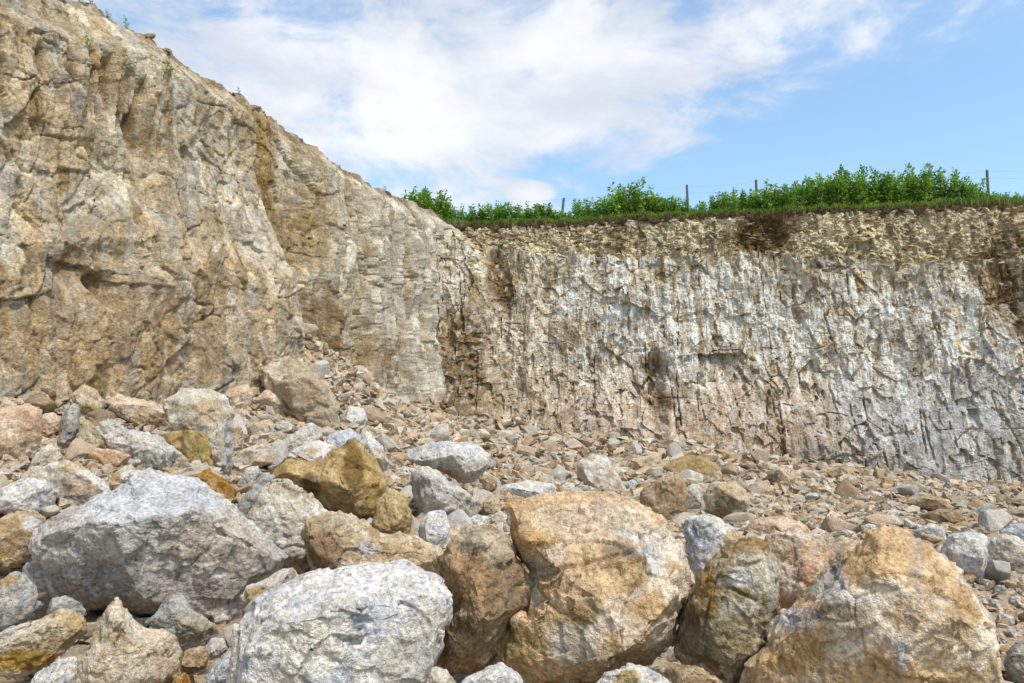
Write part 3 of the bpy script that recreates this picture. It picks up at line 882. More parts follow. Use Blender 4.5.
bl('brown-shaded rock jutting up behind the right shoulder of the cracked orange boulder', 'brown-shaded jutting rock', 'brown',
   [(640, 492), (655, 481), (680, 474), (687, 490), (686, 516), (676, 535), (652, 530), (640, 510)],
   inn=[(665, 488, .75), (675, 505, .6), (655, 510, .7)], y=528, T=.6, spots=[(648, 515, 16, 10, (.50, .40, .24), .7)])
bl('tan-topped block with a dark front, beside the dark crevice', 'tan-topped dark-fronted block', 'tan',
   [(703, 496), (712, 483), (735, 481), (748, 498), (746, 516), (722, 523), (707, 512)],
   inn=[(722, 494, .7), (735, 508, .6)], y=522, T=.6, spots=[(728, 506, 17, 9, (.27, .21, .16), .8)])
bl('narrow pale rock squeezed left of the tan-topped dark-fronted block', 'narrow pale rock', 'cream',
   [(684, 492), (694, 482), (703, 490), (706, 510), (696, 516), (686, 508)], y=515, T=.6)
bl('yellow-brown hump above the brown-shaded jutting rock', 'yellow-brown hump', 'tan',
   [(660, 468), (680, 457), (700, 455), (722, 468), (722, 482), (692, 482), (668, 480)], y=481, T=.6, spots=[(690, 465, 24, 10, (.40, .29, .13), .7)])
bl('broad flat tan rock left of the yellow-brown hump', 'broad flat tan rock', 'tan',
   [(622, 466), (635, 457), (655, 455), (668, 466), (660, 474), (640, 476), (626, 474)], y=474, T=.6)
bl('pale peaked rock with tan stains at the middle of the rubble', 'pale peaked rock', 'cream',
   [(577, 466), (589, 453), (606, 459), (619, 478), (628, 494), (602, 498), (581, 490)], inn=[(593, 470, .6), (608, 482, .7)], y=496, T=.6)
bl('small dark-sided pyramid stone alone on the rubble slope', 'dark-sided pyramid stone', 'tan',
   [(762, 484), (772, 468), (782, 466), (795, 478), (790, 490), (772, 491)], inn=[(778, 474, .7), (782, 486, .8)], y=490, T=.6, spots=[(770, 482, 10, 9, (.22, .17, .12), .8)])  # shade of the left side painted as a dark spot
bl('tilted flat slab with a shadowed underside on the right rubble', 'tilted shadowed slab', 'brown',
   [(905, 503), (925, 495), (940, 497), (956, 509), (942, 514), (924, 509), (912, 506)], y=516, T=.9)
bl('brown slab lying under the tilted shadowed slab', 'brown slab under the tilted slab', 'brown',
   [(920, 516), (938, 509), (958, 510), (967, 520), (955, 529), (932, 527)], y=529, T=.7)
bl('grey-tan flat slab right of the tilted shadowed slab', 'grey-tan flat slab', 'slate',
   [(968, 512), (982, 504), (996, 504), (994, 512), (978, 518), (967, 518)], y=517, T=.7)
bl('white cube-like stone touching the top of the largest orange boulder', 'white cube-like stone', 'white',
   [(913, 531), (930, 523), (944, 527), (946, 541), (933, 547), (918, 543)], inn=[(928, 531, .7), (938, 538, .7)], y=547, T=.6)
bl('blocky white boulder behind the right side of the largest orange boulder', 'blocky white boulder', 'white',
   [(940, 550), (952, 534), (970, 532), (987, 536), (987, 560), (984, 582), (976, 590), (962, 580), (948, 566)],
   inn=[(962, 545, .45), (980, 560, .7), (968, 562, .8)], y=588, T=.6)
bl('cream boulder with a shadowed brown base at the right edge of the picture', 'cream boulder at the right edge', 'cream',
   [(984, 541), (1000, 534), (1016, 536), (1032, 550), (1036, 577), (1008, 580), (986, 564)],
   inn=[(1005, 548, .6), (1015, 565, .8), (995, 560, .7)], y=578, T=.6, spots=[(1000, 568, 18, 8, (.30, .24, .16), .7)])  # shadow at the base put in as a dark brown spot
bl('bluish white slab behind the cream boulder at the right edge', 'bluish white slab', 'blue',
   [(1000, 532), (1012, 524), (1032, 524), (1036, 540), (1020, 545), (1006, 540)], y=545, T=.7)
bl('dark grey stone cut off by the lower right corner of the picture', 'dark grey corner stone', 'slate',
   [(1003, 664), (1010, 646), (1032, 636), (1042, 660), (1036, 690), (1012, 684)], y=686, T=.6)
bl('round cream stone at the bottom edge beside the broad white speckled boulder', 'round cream bottom stone', 'cream',
   [(418, 680), (428, 666), (446, 670), (458, 685), (456, 702), (424, 704)], y=702, T=.7)
bl('pale rounded stone at the bottom edge below the cracked orange boulder', 'pale rounded bottom stone', 'white',
   [(450, 700), (466, 678), (498, 664), (514, 669), (524, 690), (518, 710), (460, 712)], y=710, T=.6)
bl('white stone with a yellow patch at the bottom centre edge', 'white yellow-patched bottom stone', 'white',
   [(586, 700), (604, 673), (630, 665), (656, 670), (682, 692), (676, 712), (600, 714)], y=712, T=.6, spots=[(626, 676, 12, 8, (.45, .32, .1), .7)])
bl('low brown stone at the bottom edge beneath the lichen-stained upright boulder', 'low brown bottom stone', 'brown',
   [(654, 672), (672, 664), (696, 666), (722, 682), (720, 702), (672, 702)], y=700, T=.6)
# left part
bl('tan triangular boulder pointing up at the bottom left', 'tan triangular boulder', 'tan',
   [(72, 690), (80, 660), (95, 635), (109, 601), (117, 599), (132, 619), (148, 631), (166, 630), (184, 646), (178, 670), (174, 705), (80, 708)],
   inn=[(118, 630, .6), (125, 665, .9), (155, 655, .7), (95, 670, .6), (150, 690, .9)], y=704, T=.45)
bl('small grey-tan pointed rock in front of the big grey boulder\'s dark underside', 'small grey-tan pointed rock', 'slate',
   [(144, 623), (160, 610), (171, 593), (182, 594), (194, 611), (214, 624), (223, 640), (204, 652), (184, 652), (166, 636)],
   inn=[(178, 612, .6), (188, 632, .8), (165, 622, .5)], y=650, T=.5, spots=[(200, 628, 18, 12, (.48, .40, .28), .6)])
bl('flat yellow-crusted slab in the lower left corner', 'flat yellow-crusted slab', 'tan',
   [(-14, 652), (18, 631), (52, 613), (66, 607), (85, 617), (89, 632), (62, 652), (36, 670), (20, 678), (-10, 672)],
   inn=[(40, 640, .6), (65, 628, .6), (15, 655, .7), (45, 655, .7)], y=676, T=.5, spots=[(25, 660, 30, 10, (.40, .26, .06), .8), (72, 625, 14, 8, (.46, .34, .14), .6), (45, 628, 22, 8, (.56, .5, .38), .6)])
bl('pale striped stone below the flat yellow-crusted slab', 'pale striped stone', 'white',
   [(24, 700), (34, 674), (58, 660), (78, 655), (80, 700)], y=700, T=.5)
bl('dark slate-grey rock at the left edge beside the big grey boulder', 'dark slate-grey rock', 'slate',
   [(-14, 588), (14, 572), (27, 577), (39, 592), (37, 608), (22, 626), (-4, 638), (-16, 616)], inn=[(15, 592, .6), (18, 612, .7)], y=630, T=.55, spots=[(5, 580, 12, 6, (.45, .3, .1), .6)])
bl('pale grey slab showing under the dark slate-grey rock', 'pale grey left slab', 'grey',
   [(-14, 640), (10, 628), (30, 622), (44, 632), (20, 645), (-10, 655)], y=650, T=.6)
bl('greyish tan rock at the left edge above the dark slate-grey rock', 'greyish tan left rock', 'brown',
   [(-16, 530), (10, 514), (32, 510), (46, 520), (44, 542), (30, 558), (14, 568), (-14, 572)], inn=[(18, 530, .5), (20, 550, .7)], y=570, T=.5, spots=[(2, 562, 14, 8, (.42, .29, .09), .7), (33, 522, 8, 8, (.6, .6, .62), .6)])
bl('bluish white slab at the left edge beneath the pinkish layered rock', 'bluish white left slab', 'white',
   [(-14, 512), (-2, 490), (24, 478), (46, 480), (58, 492), (54, 506), (30, 516)], y=518, T=.6)
bl('cream and pink layered rock left of the big grey boulder\'s top', 'cream and pink layered rock', 'cream',
   [(30, 478), (48, 464), (66, 460), (84, 468), (100, 478), (112, 492), (106, 508), (74, 514), (56, 502), (46, 484)],
   inn=[(72, 480, .5), (92, 494, .7), (70, 498, .7)], y=514, T=.5, spots=[(85, 490, 16, 14, (.50, .36, .26), .6), (68, 468, 12, 6, (.46, .33, .12), .5)])
bl('blocky pink-tan boulder at the left edge against the foot of the cliff', 'blocky pink-tan boulder', 'pink',
   [(-18, 420), (2, 408), (28, 405), (41, 411), (42, 436), (36, 456), (24, 472), (-16, 476)], inn=[(18, 425, .6), (25, 448, .7), (5, 455, .8)], y=472, T=.55)
bl('small reddish stone tucked right of the blocky pink-tan boulder', 'small reddish tucked stone', 'pink',
   [(40, 418), (52, 412), (63, 418), (60, 430), (48, 438), (41, 434)], y=440, T=.6)
bl('grey leaning slab beside the small reddish stone', 'grey leaning slab', 'slate',
   [(56, 444), (62, 418), (70, 402), (80, 406), (80, 430), (72, 448), (64, 454)], y=455, T=.7)
bl('tan block with an ochre lower edge against the cliff foot', 'tan block at the cliff foot', 'tan',
   [(72, 396), (82, 384), (96, 390), (105, 402), (100, 416), (88, 424), (78, 416)], y=424, T=.7, spots=[(90, 412, 12, 6, (.42, .3, .1), .6)])
bl('streaked yellow-grey fin of rock above the pink-orange wedge', 'streaked yellow-grey fin', 'lichen',
   [(72, 460), (78, 434), (85, 420), (95, 426), (105, 444), (97, 450), (86, 464)], y=464, T=.6)
bl('flat pink-orange wedge lying between the fin and the big grey boulder', 'flat pink-orange wedge', 'pink',
   [(83, 457), (95, 448), (115, 450), (131, 456), (120, 468), (106, 474), (93, 469)], y=474, T=.7, spots=[(108, 458, 24, 10, (.52, .31, .18), .7)])
bl('small cream stone in front of the grey leaning slab', 'small cream stone by the leaning slab', 'cream',
   [(30, 462), (42, 448), (52, 444), (62, 456), (58, 468), (40, 474)], y=472, T=.6)
bl('yellow-patched pale stone below the flat pink-orange wedge', 'yellow-patched pale stone', 'cream',
   [(106, 484), (116, 472), (130, 464), (138, 472), (132, 486), (120, 494), (110, 494)], y=494, T=.6, spots=[(112, 478, 8, 6, (.45, .3, .08), .6)])
bl('long tan slab with a pointed left end near the cliff foot', 'long tan pointed slab', 'pink',
   [(106, 402), (109, 389), (124, 397), (150, 401), (170, 412), (181, 428), (166, 435), (140, 433), (118, 420), (108, 413)],
   inn=[(125, 408, .6), (150, 416, .7), (165, 426, .6)], y=436, T=.6, spots=[(130, 420, 30, 5, (.36, .27, .17), .6)])
bl('grey slab sloping below the long tan pointed slab', 'grey sloping slab', 'grey',
   [(95, 428), (110, 418), (130, 430), (158, 435), (177, 450), (190, 465), (193, 480), (172, 476), (142, 474), (128, 462), (108, 448)],
   inn=[(130, 445, .5), (160, 455, .7), (150, 468, .7), (115, 434, .4)], y=478, T=.5, spots=[(178, 466, 14, 10, (.42, .34, .24), .7)])
bl('tall pale boulder with tan crust behind the yellow ochre block', 'tall pale crusted boulder', 'cream',
   [(162, 402), (180, 389), (205, 387), (225, 397), (234, 415), (233, 450), (226, 478), (212, 478), (196, 450), (178, 432), (168, 416)],
   inn=[(195, 405, .5), (215, 425, .7), (222, 455, .6)], y=478, T=.5, spots=[(212, 412, 14, 14, (.47, .35, .2), .6), (226, 450, 8, 24, (.45, .44, .43), .7)])
bl('yellow ochre block nestled under the tall pale crusted boulder', 'yellow ochre block', 'ochre',
   [(158, 437), (184, 429), (205, 427), (220, 441), (223, 466), (207, 478), (194, 474), (182, 454)],
   inn=[(195, 438, .6), (208, 455, .8), (200, 466, .7)], y=478, T=.6, spots=[(205, 450, 14, 14, (.45, .36, .17), .6)])
bl('small rusty orange stone right above the big grey boulder', 'small rusty orange stone', 'rust',
   [(195, 477), (206, 469), (221, 477), (235, 489), (239, 506), (221, 502), (206, 488)], y=506, T=.6)
bl('egg-shaped grey boulder tilted against the cliff', 'egg-shaped grey boulder', 'slate',
   [(211, 368), (217, 351), (229, 345), (237, 358), (240, 379), (233, 390), (219, 388)], inn=[(226, 362, .7), (230, 378, .7)], y=389, T=.7)
bl('pink-tan stone below the egg-shaped grey boulder', 'pink-tan stone below the egg boulder', 'pink',
   [(221, 394), (234, 387), (248, 384), (254, 395), (250, 407), (240, 414), (229, 409)], y=413, T=.7)
bl('small greenish grey triangular stone left of the egg-shaped grey boulder', 'small triangular stone', 'slate',
   [(197, 386), (212, 371), (221, 380), (221, 395), (206, 396)], y=396, T=.7)
bl('large smooth tan slab at the top of the debris cone', 'large smooth debris slab', 'tan',
   [(252, 374), (268, 360), (290, 354), (310, 366), (326, 384), (337, 405), (340, 430), (318, 438), (298, 430), (286, 408), (268, 392)],
   inn=[(285, 375, .5), (310, 395, .65), (320, 418, .6), (300, 405, .6)], y=432, T=.45, spots=[(310, 400, 40, 40, (.45, .38, .285), .6)])
bl('pink-tan stone left of the large smooth debris slab', 'pink-tan stone by the debris slab', 'pink',
   [(254, 400), (266, 390), (280, 393), (286, 404), (278, 416), (264, 412)], y=416, T=.7)
bl('round whitish boulder at the foot of the fluted cliff', 'round whitish boulder', 'white',
   [(339, 417), (349, 406), (363, 408), (368, 420), (361, 432), (345, 432)], y=432, T=.7)
bl('grey flat slab below the large smooth debris slab', 'grey flat slab', 'grey',
   [(273, 450), (289, 436), (310, 423), (320, 427), (323, 436), (304, 452), (286, 460)], y=460, T=.6)
bl('white slab with a yellow spot behind the dark-stained ochre boulder', 'white yellow-spotted slab', 'white',
   [(277, 462), (294, 448), (318, 440), (333, 446), (330, 462), (302, 466)], y=466, T=.6, spots=[(312, 451, 6, 4, (.45, .32, .1), .7)])
bl('bluish grey rock peeking over the dark-stained ochre boulder', 'bluish grey peeking rock', 'blue',
   [(319, 447), (330, 433), (350, 429), (364, 438), (360, 456), (330, 458)], y=460, T=.6)
bl('white and pink rock leaning on the right of the dark-stained ochre boulder', 'white and pink leaning rock', 'white',
   [(356, 440), (366, 430), (382, 446), (390, 464), (386, 482), (372, 474), (362, 458)], y=482, T=.6, spots=[(376, 458, 12, 10, (.54, .42, .32), .7)])
bl('flat pinkish white slab left of the white yellow-spotted slab', 'flat pinkish white slab', 'pink',
   [(230, 466), (239, 451), (264, 443), (275, 450), (273, 462), (252, 470), (236, 480)], inn=[(255, 452, .6), (245, 465, .6)], y=478, T=.6, spots=[(255, 450, 20, 6, (.6, .55, .5), .6)])
bl('grey rounded stone right of the tall pale crusted boulder', 'grey rounded stone', 'grey',
   [(236, 488), (246, 468), (258, 466), (262, 474), (250, 488), (240, 494)], y=494, T=.6)
bl('cream stone with a brown underside above the bluish slab wedge', 'cream stone with brown underside', 'cream',
   [(241, 596), (248, 586), (266, 580), (278, 572), (292, 568), (300, 578), (282, 588), (262, 598), (248, 612), (242, 606)], y=612, T=.6, spots=[(256, 594, 14, 8, (.46, .32, .12), .7)])
bl('bluish slab wedge at the lower left corner of the broad white boulder', 'bluish slab wedge', 'blue',
   [(200, 690), (212, 668), (232, 648), (244, 640), (246, 660), (232, 684), (226, 706), (204, 706)], y=704, T=.6)
bl('brown rounded stone between the tan triangular boulder and the bluish slab wedge', 'brown rounded stone', 'brown',
   [(176, 668), (186, 650), (204, 645), (210, 655), (206, 668), (190, 674)], y=674, T=.6)
bl('small grey stone above the brown rounded stone', 'small grey stone above the brown one', 'grey',
   [(204, 650), (212, 638), (224, 638), (228, 650), (218, 658), (208, 658)], y=658, T=.6)
bl('small ochre stone at the bottom edge right of the tan triangular boulder', 'small ochre bottom stone', 'rust',
   [(170, 690), (176, 676), (186, 672), (192, 684), (188, 698), (174, 700)], y=698, T=.6)
bl('grey stone in shadow left of the tan triangular boulder\'s tip', 'shadowed grey stone', 'slate',
   [(46, 614), (52, 598), (66, 596), (82, 604), (88, 616), (72, 622), (54, 622)], y=622, T=.6)
bl('pale grey rock between the dark slate-grey rock and the big grey boulder', 'pale grey filler rock', 'grey',
   [(20, 578), (26, 562), (44, 560), (56, 574), (54, 592), (36, 592)], y=594, T=.6)
# small stones of the middle ground, traced only by place and size: palette, cx, cy, w, h
SMALL = [('tan', 492, 505, 26, 20), ('cream', 500, 520, 22, 18), ('white', 478, 522, 26, 18), ('tan', 457, 478, 16, 14), ('brown', 488, 482, 20, 18), ('slate', 477, 487, 12, 14),
         ('slate', 532, 460, 13, 13), ('tan', 545, 472, 24, 12), ('white', 566, 474, 14, 12), ('white', 568, 487, 18, 11), ('cream', 525, 474, 14, 9), ('blue', 632, 484, 12, 14), ('white', 640, 482, 10, 10),
         ('cream', 612, 472, 30, 16), ('white', 683, 466, 12, 10), ('cream', 640, 497, 20, 10), ('tan', 430, 434, 22, 9), ('tan', 424, 436, 14, 12), ('rust', 458, 439, 18, 7), ('white', 418, 474, 14, 12),
         ('cream', 403, 476, 18, 12), ('tan', 395, 484, 12, 10), ('white', 404, 470, 18, 10), ('tan', 300, 372, 30, 10), ('cream', 242, 362, 20, 10), ('grey', 250, 352, 22, 9), ('brown', 248, 372, 18, 10), ('slate', 262, 348, 18, 10),
         ('white', 272, 386, 22, 7), ('slate', 268, 418, 20, 9), ('grey', 284, 426, 24, 18), ('tan', 258, 428, 26, 16), ('cream', 246, 440, 18, 12), ('pink', 256, 442, 24, 8), ('grey', 240, 424, 14, 12),
         ('white', 890, 513, 24, 12), ('cream', 888, 520, 26, 14), ('slate', 908, 519, 22, 8), ('white', 872, 494, 20, 8), ('tan', 838, 522, 16, 9), ('white', 845, 533, 18, 9), ('brown', 802, 517, 14, 10), ('white', 868, 526, 18, 8),
         ('white', 905, 531, 16, 6), ('cream', 960, 500, 18, 8), ('tan', 1000, 505, 20, 9), ('grey', 975, 524, 16, 8), ('brown', 888, 485, 22, 10), ('slate', 1000, 590, 16, 14), ('grey', 1015, 600, 14, 12), ('slate', 995, 605, 14, 12),
         ('grey', 1005, 620, 20, 18), ('slate', 985, 582, 14, 10), ('cream', 1012, 586, 14, 9), ('white', 1010, 634, 12, 8), ('tan', 990, 575, 16, 10), ('white', 1018, 672, 10, 8), ('cream', 736, 470, 16, 10), ('tan', 752, 476, 14, 8),
         ('white', 812, 496, 18, 8), ('cream', 745, 528, 14, 8), ('slate', 655, 540, 12, 14), ('tan', 756, 512, 18, 8), ('tan', 776, 508, 14, 8), ('cream', 820, 510, 16, 7), ('tan', 70, 452, 14, 10), ('grey', 148, 500, 14, 8),
         ('brown', 62, 600, 12, 8), ('slate', 36, 604, 16, 10), ('tan', 28, 592, 12, 10), ('cream', 240, 500, 12, 9), ('tan', 252, 476, 14, 10), ('grey', 418, 506, 14, 12), ('tan', 404, 545, 12, 8), ('tan', 196, 668, 12, 8), ('grey', 220, 664, 12, 10), ('cream', 212, 676, 14, 10),
         ('tan', 8, 560, 20, 12), ('pink', 12, 402, 22, 10), ('cream', 44, 398, 18, 12), ('tan', 60, 402, 14, 10), ('grey', 120, 425, 14, 8), ('tan', 155, 396, 20, 9), ('tan', 175, 386, 16, 8), ('cream', 150, 392, 12, 8), ('tan', 118, 388, 18, 9),
         ('cream', 290, 470, 14, 9), ('white', 262, 482, 12, 9), ('white', 378, 436, 14, 8), ('tan', 330, 428, 12, 9), ('tan', 390, 446, 14, 8), ('brown', 398, 440, 14, 8), ('tan', 395, 458, 12, 8)]
CNAME = {'grey': 'grey', 'white': 'white', 'cream': 'cream', 'tan': 'tan', 'orange': 'orange', 'ochre': 'ochre', 'rust': 'rusty orange', 'pink': 'pinkish', 'brown': 'brown', 'lichen': 'lichen-stained', 'blue': 'bluish grey', 'slate': 'dark grey'}
for (pal, cx, cy, ww, hh) in SMALL:
    n_ = random.randint(6, 8)
    a0 = random.random() * 6.28
    outl = []
    for k in range(n_):
        a_ = a0 + 6.283 * (k + random.uniform(-.28, .28)) / n_
        rr = random.uniform(.82, 1.12)
        outl.append((cx + .5 * ww * rr * math.cos(a_), cy + .5 * hh * rr * math.sin(a_) + .08 * hh))
    B.append(dict(label=None, short=None, pal=pal, outl=outl, y=cy + .62 * hh, T=.7, px=(cx, cy), size=math.sqrt(ww * hh)))


def poly_area(p):
    x, y = p[:, 0], p[:, 1]
    return 0.5 * np.sum(x * np.roll(y, -1) - np.roll(x, -1) * y)


coarse = []
for bi, b in enumerate(B):
    rr = np.random.default_rng(100 + bi)
    ol = np.array(b['outl'], float)
    cen = ol.mean(0)
    if b['label']:
        ol = cen + (ol - cen) * 1.045
    d0 = b.get('d') or ground_hit(cen[0], b['y'])
    Wm = (ol[:, 0].max() - ol[:, 0].min()) / F * d0
    Hm = (ol[:, 1].max() - ol[:, 1].min()) / F * d0
    T = (1.45 if b.get('inn') else 1.2) * b.get('T', .5) * math.sqrt(Wm * Hm)
    d = d0 + 0.45 * T
    # vertical plane through the boulder's middle, facing the camera horizontally
    C0 = np.array([0, 0, CAMZ]) + d * ray(*cen)
    nv = np.array([C0[0], C0[1], 0.0])
    nv /= np.linalg.norm(nv)
    rt = np.array([nv[1], -nv[0], 0.0])

    def hit(px, py, off):
        r = ray(px, py)
        k = (np.dot(C0, nv) - off) / np.dot(r, nv)
        return np.array([0, 0, CAMZ]) + k * r

    def flat(P):
        return (float(np.dot(P - C0, rt)), float(P[2] - C0[2]))
    V3 = [hit(x, y, 0) for x, y in ol]
    n0 = len(V3)
    inn = b.get('inn')
    if not inn:
        inn = []
        ym, yM = ol[:, 1].min(), ol[:, 1].max()
        for k in range(0, n0, 1 if n0 < 8 else 2):
            f_ = rr.uniform(.35, .62)
            p_ = cen + (ol[k] - cen) * f_
            tt = (p_[1] - ym) / (yM - ym)
            inn.append((p_[0], p_[1], (.45 + .45 * tt) * rr.uniform(.75, 1.15)))
        inn.append((cen[0] + rr.uniform(-.1, .1) * (ol[:, 0].max() - cen[0]), cen[1] + rr.uniform(-.1, .2) * (yM - cen[1]), rr.uniform(.7, 1.0)))
    for (x, y, h_) in inn:
        V3.append(hit(x, y, h_ * T))
    nf = len(V3)
    back0 = nf
    for k in range(0, n0):
        p_ = cen + (ol[k] - cen) * rr.uniform(.55, .75)
        V3.append(hit(p_[0], p_[1], -T * rr.uniform(.6, 1.0)))
    V3.append(hit(cen[0], cen[1], -T * 1.05))
    V3 = np.array(V3)
    loop = [(k, (k + 1) % n0) for k in range(n0)]
    F2 = [Vector(flat(V3[k])) for k in range(nf)]
    vo, _, fo, ov, _, _ = geometry.delaunay_2d_cdt(F2, loop, [], 1, 1e-6)
    tris = []
    mp = [o_[0] if o_ else -1 for o_ in ov]
    for f_ in fo:
        t_ = [mp[i_] for i_ in f_]
        if -1 not in t_:
            tris.append(t_)
    bidx = list(range(n0)) + list(range(back0, len(V3)))
    F2b = [Vector(flat(V3[k])) for k in bidx]
    vo, _, fo, ov, _, _ = geometry.delaunay_2d_cdt(F2b, loop, [], 1, 1e-6)
    mp = [bidx[o_[0]] if o_ else -1 for o_ in ov]
    for f_ in fo:
        t_ = [mp[i_] for i_ in f_]
        if -1 not in t_:
            tris.append(t_[::-1])
    ctr = np.array([C0[0], C0[1], V3[:, 2].min()])
    me = bpy.data.meshes.new('coarse')
    me.from_pydata([tuple(p - ctr) for p in V3], [], tris)
    bm = bmesh.new()
    bm.from_mesh(me)
    bmesh.ops.recalc_face_normals(bm, faces=bm.faces)
    bm.to_mesh(me)
    bm.free()
    o = bpy.data.objects.new('coarse', me)
    COL.objects.link(o)
    md = o.modifiers.new('r', 'REMESH')
    md.mode = 'VOXEL'
    pxm = d / F
    md.voxel_size = min(1.75 * pxm, math.sqrt(Wm * Hm) / 22)
    b.update(ctr=ctr, d=d, W=Wm, H=Hm, T=T, co=o, size_m=math.sqrt(Wm * Hm), cen=cen)
bpy.context.view_layer.update()
dg = bpy.context.evaluated_depsgraph_get()
for b in B:
    ev = b['co'].evaluated_get(dg)
    m = ev.to_mesh()
    V = np.empty(len(m.vertices) * 3, np.float32)
    m.vertices.foreach_get('co', V)
    Fq = np.empty(len(m.loops), np.int32)
    m.loops.foreach_get('vertex_index', Fq)
    b['V'], b['Fq'] = V.reshape(-1, 3).astype(float), Fq.reshape(-1, 4)
    ev.to_mesh_clear()
for b in B:
    cme = b['co'].data
    bpy.data.objects.remove(b.pop('co'))
    bpy.data.meshes.remove(cme)


def smooth(V, Fq, it, lam=.5):
    E = np.concatenate([Fq[:, [0, 1]], Fq[:, [1, 2]], Fq[:, [2, 3]], Fq[:, [3, 0]]])
    cnt = np.bincount(E[:, 0], minlength=len(V)).astype(float)
    for _ in range(it):
        A = np.stack([np.bincount(E[:, 0], V[E[:, 1], k], len(V)) for k in range(3)], 1) / np.maximum(cnt, 1)[:, None]
        V = V + lam * (A - V)
    return V


def boulder_colours(W, Nn, b, seed, S):
    m1, m2, m3, cl = PAL[b['pal']]
    p = W / S
    na = fbm(p * 2.2, 5, .62, seed)
    nb = fbm(p * 3.5, 5, .65, seed + 4)
    nc = fbm(p * 1.4, 4, .6, seed + 8)
    c = np.tile(np.array(m1), (len(W), 1))
    c = lerp(c, m2, sstep(na, .0, .10) * .8)
    c = lerp(c, m3, sstep(nb, .08, .18) * .75)
    c = lerp(c, m2, sstep(nc, .08, .3) * .5)
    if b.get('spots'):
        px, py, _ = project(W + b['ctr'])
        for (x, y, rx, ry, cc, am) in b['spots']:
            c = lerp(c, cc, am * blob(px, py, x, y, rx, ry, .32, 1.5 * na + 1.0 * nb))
    c *= (1 + .25 * fbm(p * 9, 3, .6, seed + 11))[:, None]
    return np.concatenate([np.clip(c, .02, .85), np.full((len(c), 1), cl)], 1)


for bi, b in enumerate(B):
    V, Fq, S = b['V'], b['Fq'], b['size_m']
    V = smooth(V, Fq, 1)
    big = b['label'] is not None
    sd_ = bi * 13 + 2
    rr = np.random.default_rng(4000 + bi)
    vdir = -np.array([b['ctr'][0], b['ctr'][1], 0.0]) / np.hypot(b['ctr'][0], b['ctr'][1])
    jg = .012 * S * fbm(V / S * 4, 3, .6, sd_ + 90)
    for k in range(7 if b.get('inn') else (12 if big else 9)):
        nn = rr.normal(size=3)
        nn /= np.linalg.norm(nn)
        front = k % 2 == 0
        if front:
            nn = nn * .62 + vdir + np.array([0, 0, rr.uniform(-.3, .4)])
            nn /= np.linalg.norm(nn)
            ca_ = float(nn @ vdir)
        pr = V @ nn + jg
        h_ = np.quantile(pr, (.985 - .19 * max(0, ca_ - .35) * rr.uniform(.6, 1.3)) if front else rr.uniform(.978, .997))
        V = V - np.maximum(pr - h_, 0)[:, None] * nn * .93
    N = vnormals(V, Fq)
    p = V / S
    o = 0.0
    wp = p + 0.10 * np.stack([fbm(p * 2.5, 2, .5, sd_ + k) for k in range(3)], 1)
    f1, c1, _ = facets(wp * 3.0 + bi, 20 + bi, 1.9, .45, .1)
    o = o + (0.012 if big else .026) * f1
    if big:
        o = o - .011 * (1 - sstep(c1, 0, .05)) * sstep(fbm(p * 2, 2, .5, sd_ + 55), .0, .15)
    if big:
        f2, c2, _ = facets(wp * 8.0 + bi, 21 + bi, 1.9, .6, .1)
        o = o + 0.011 * f2
        rg = fbm(p * 3.0, 3, .55, sd_ + 20, True)
        o = o - 0.012 * sstep(rg, .22, .42)
    o = o + (.009 if big else .018) * fbm(p * 3.2, 5, .66, sd_ + 31)
    px_ = b['d'] / F
    o = o * S + min(2.2 * px_, .03 * S) * fbm(V / (px_ * 9), 3, .65, sd_ + 40)
    for (pts, wpx, dpx) in b.get('cracks', ()):
        cx, cy, _ = project(V + b['ctr'])
        cx = cx + 2.5 * fbm(p * 9, 3, .6, sd_ + 70)
        cy = cy + 2.5 * fbm(p * 9, 3, .6, sd_ + 73)
        dist = np.full(len(V), 1e9)
        for (xa, ya), (xb, yb) in zip(pts[:-1], pts[1:]):
            L2 = (xb - xa) ** 2 + (yb - ya) ** 2
            tt = np.clip(((cx - xa) * (xb - xa) + (cy - ya) * (yb - ya)) / L2, 0, 1)
            dist = np.minimum(dist, np.hypot(cx - xa - tt * (xb - xa), cy - ya - tt * (yb - ya)))
        o = o - dpx * px_ * (1 - sstep(dist, 0, wpx)) * (N @ vdir > .1)
    V = V + N * o[:, None]
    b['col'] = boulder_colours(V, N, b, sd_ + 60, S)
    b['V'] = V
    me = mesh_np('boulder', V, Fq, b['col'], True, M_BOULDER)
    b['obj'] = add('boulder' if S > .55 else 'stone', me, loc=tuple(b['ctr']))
    b['obj']['category'] = 'boulder' if S > .55 else 'stone'
    b['obj']['group'] = 'boulders piled on the quarry floor' if S > .55 else 'loose stones among the boulders'
    if b['label']:
        b['obj']['label'] = b['label']

# ------------------------------------------------------------------ loose stones
def hull_stone(rs, n=13, flatz=.65):
    P = rs.normal(size=(n, 3))
    P /= np.linalg.norm(P, axis=1, keepdims=True)
    P *= rs.uniform(.75, 1.0, (n, 1)) * np.array([1, rs.uniform(.6, .95), flatz * rs.uniform(.7, 1.2)])
    bm = bmesh.new()
    for p_ in P:
        bm.verts.new(p_)
    r_ = bmesh.ops.convex_hull(bm, input=bm.verts)
    kill = [g for g in r_['geom_interior'] if isinstance(g, bmesh.types.BMVert)]
    if kill:
        bmesh.ops.delete(bm, geom=kill, context='VERTS')
    bmesh.ops.triangulate(bm, faces=bm.faces)
    bm.verts.ensure_lookup_table()
    bm.verts.index_update()
    V = np.array([v_.co[:] for v_ in bm.verts])
    Fc = np.array([[v_.index for v_ in f_.verts] for f_ in bm.faces])
    bm.free()
    return V, Fc


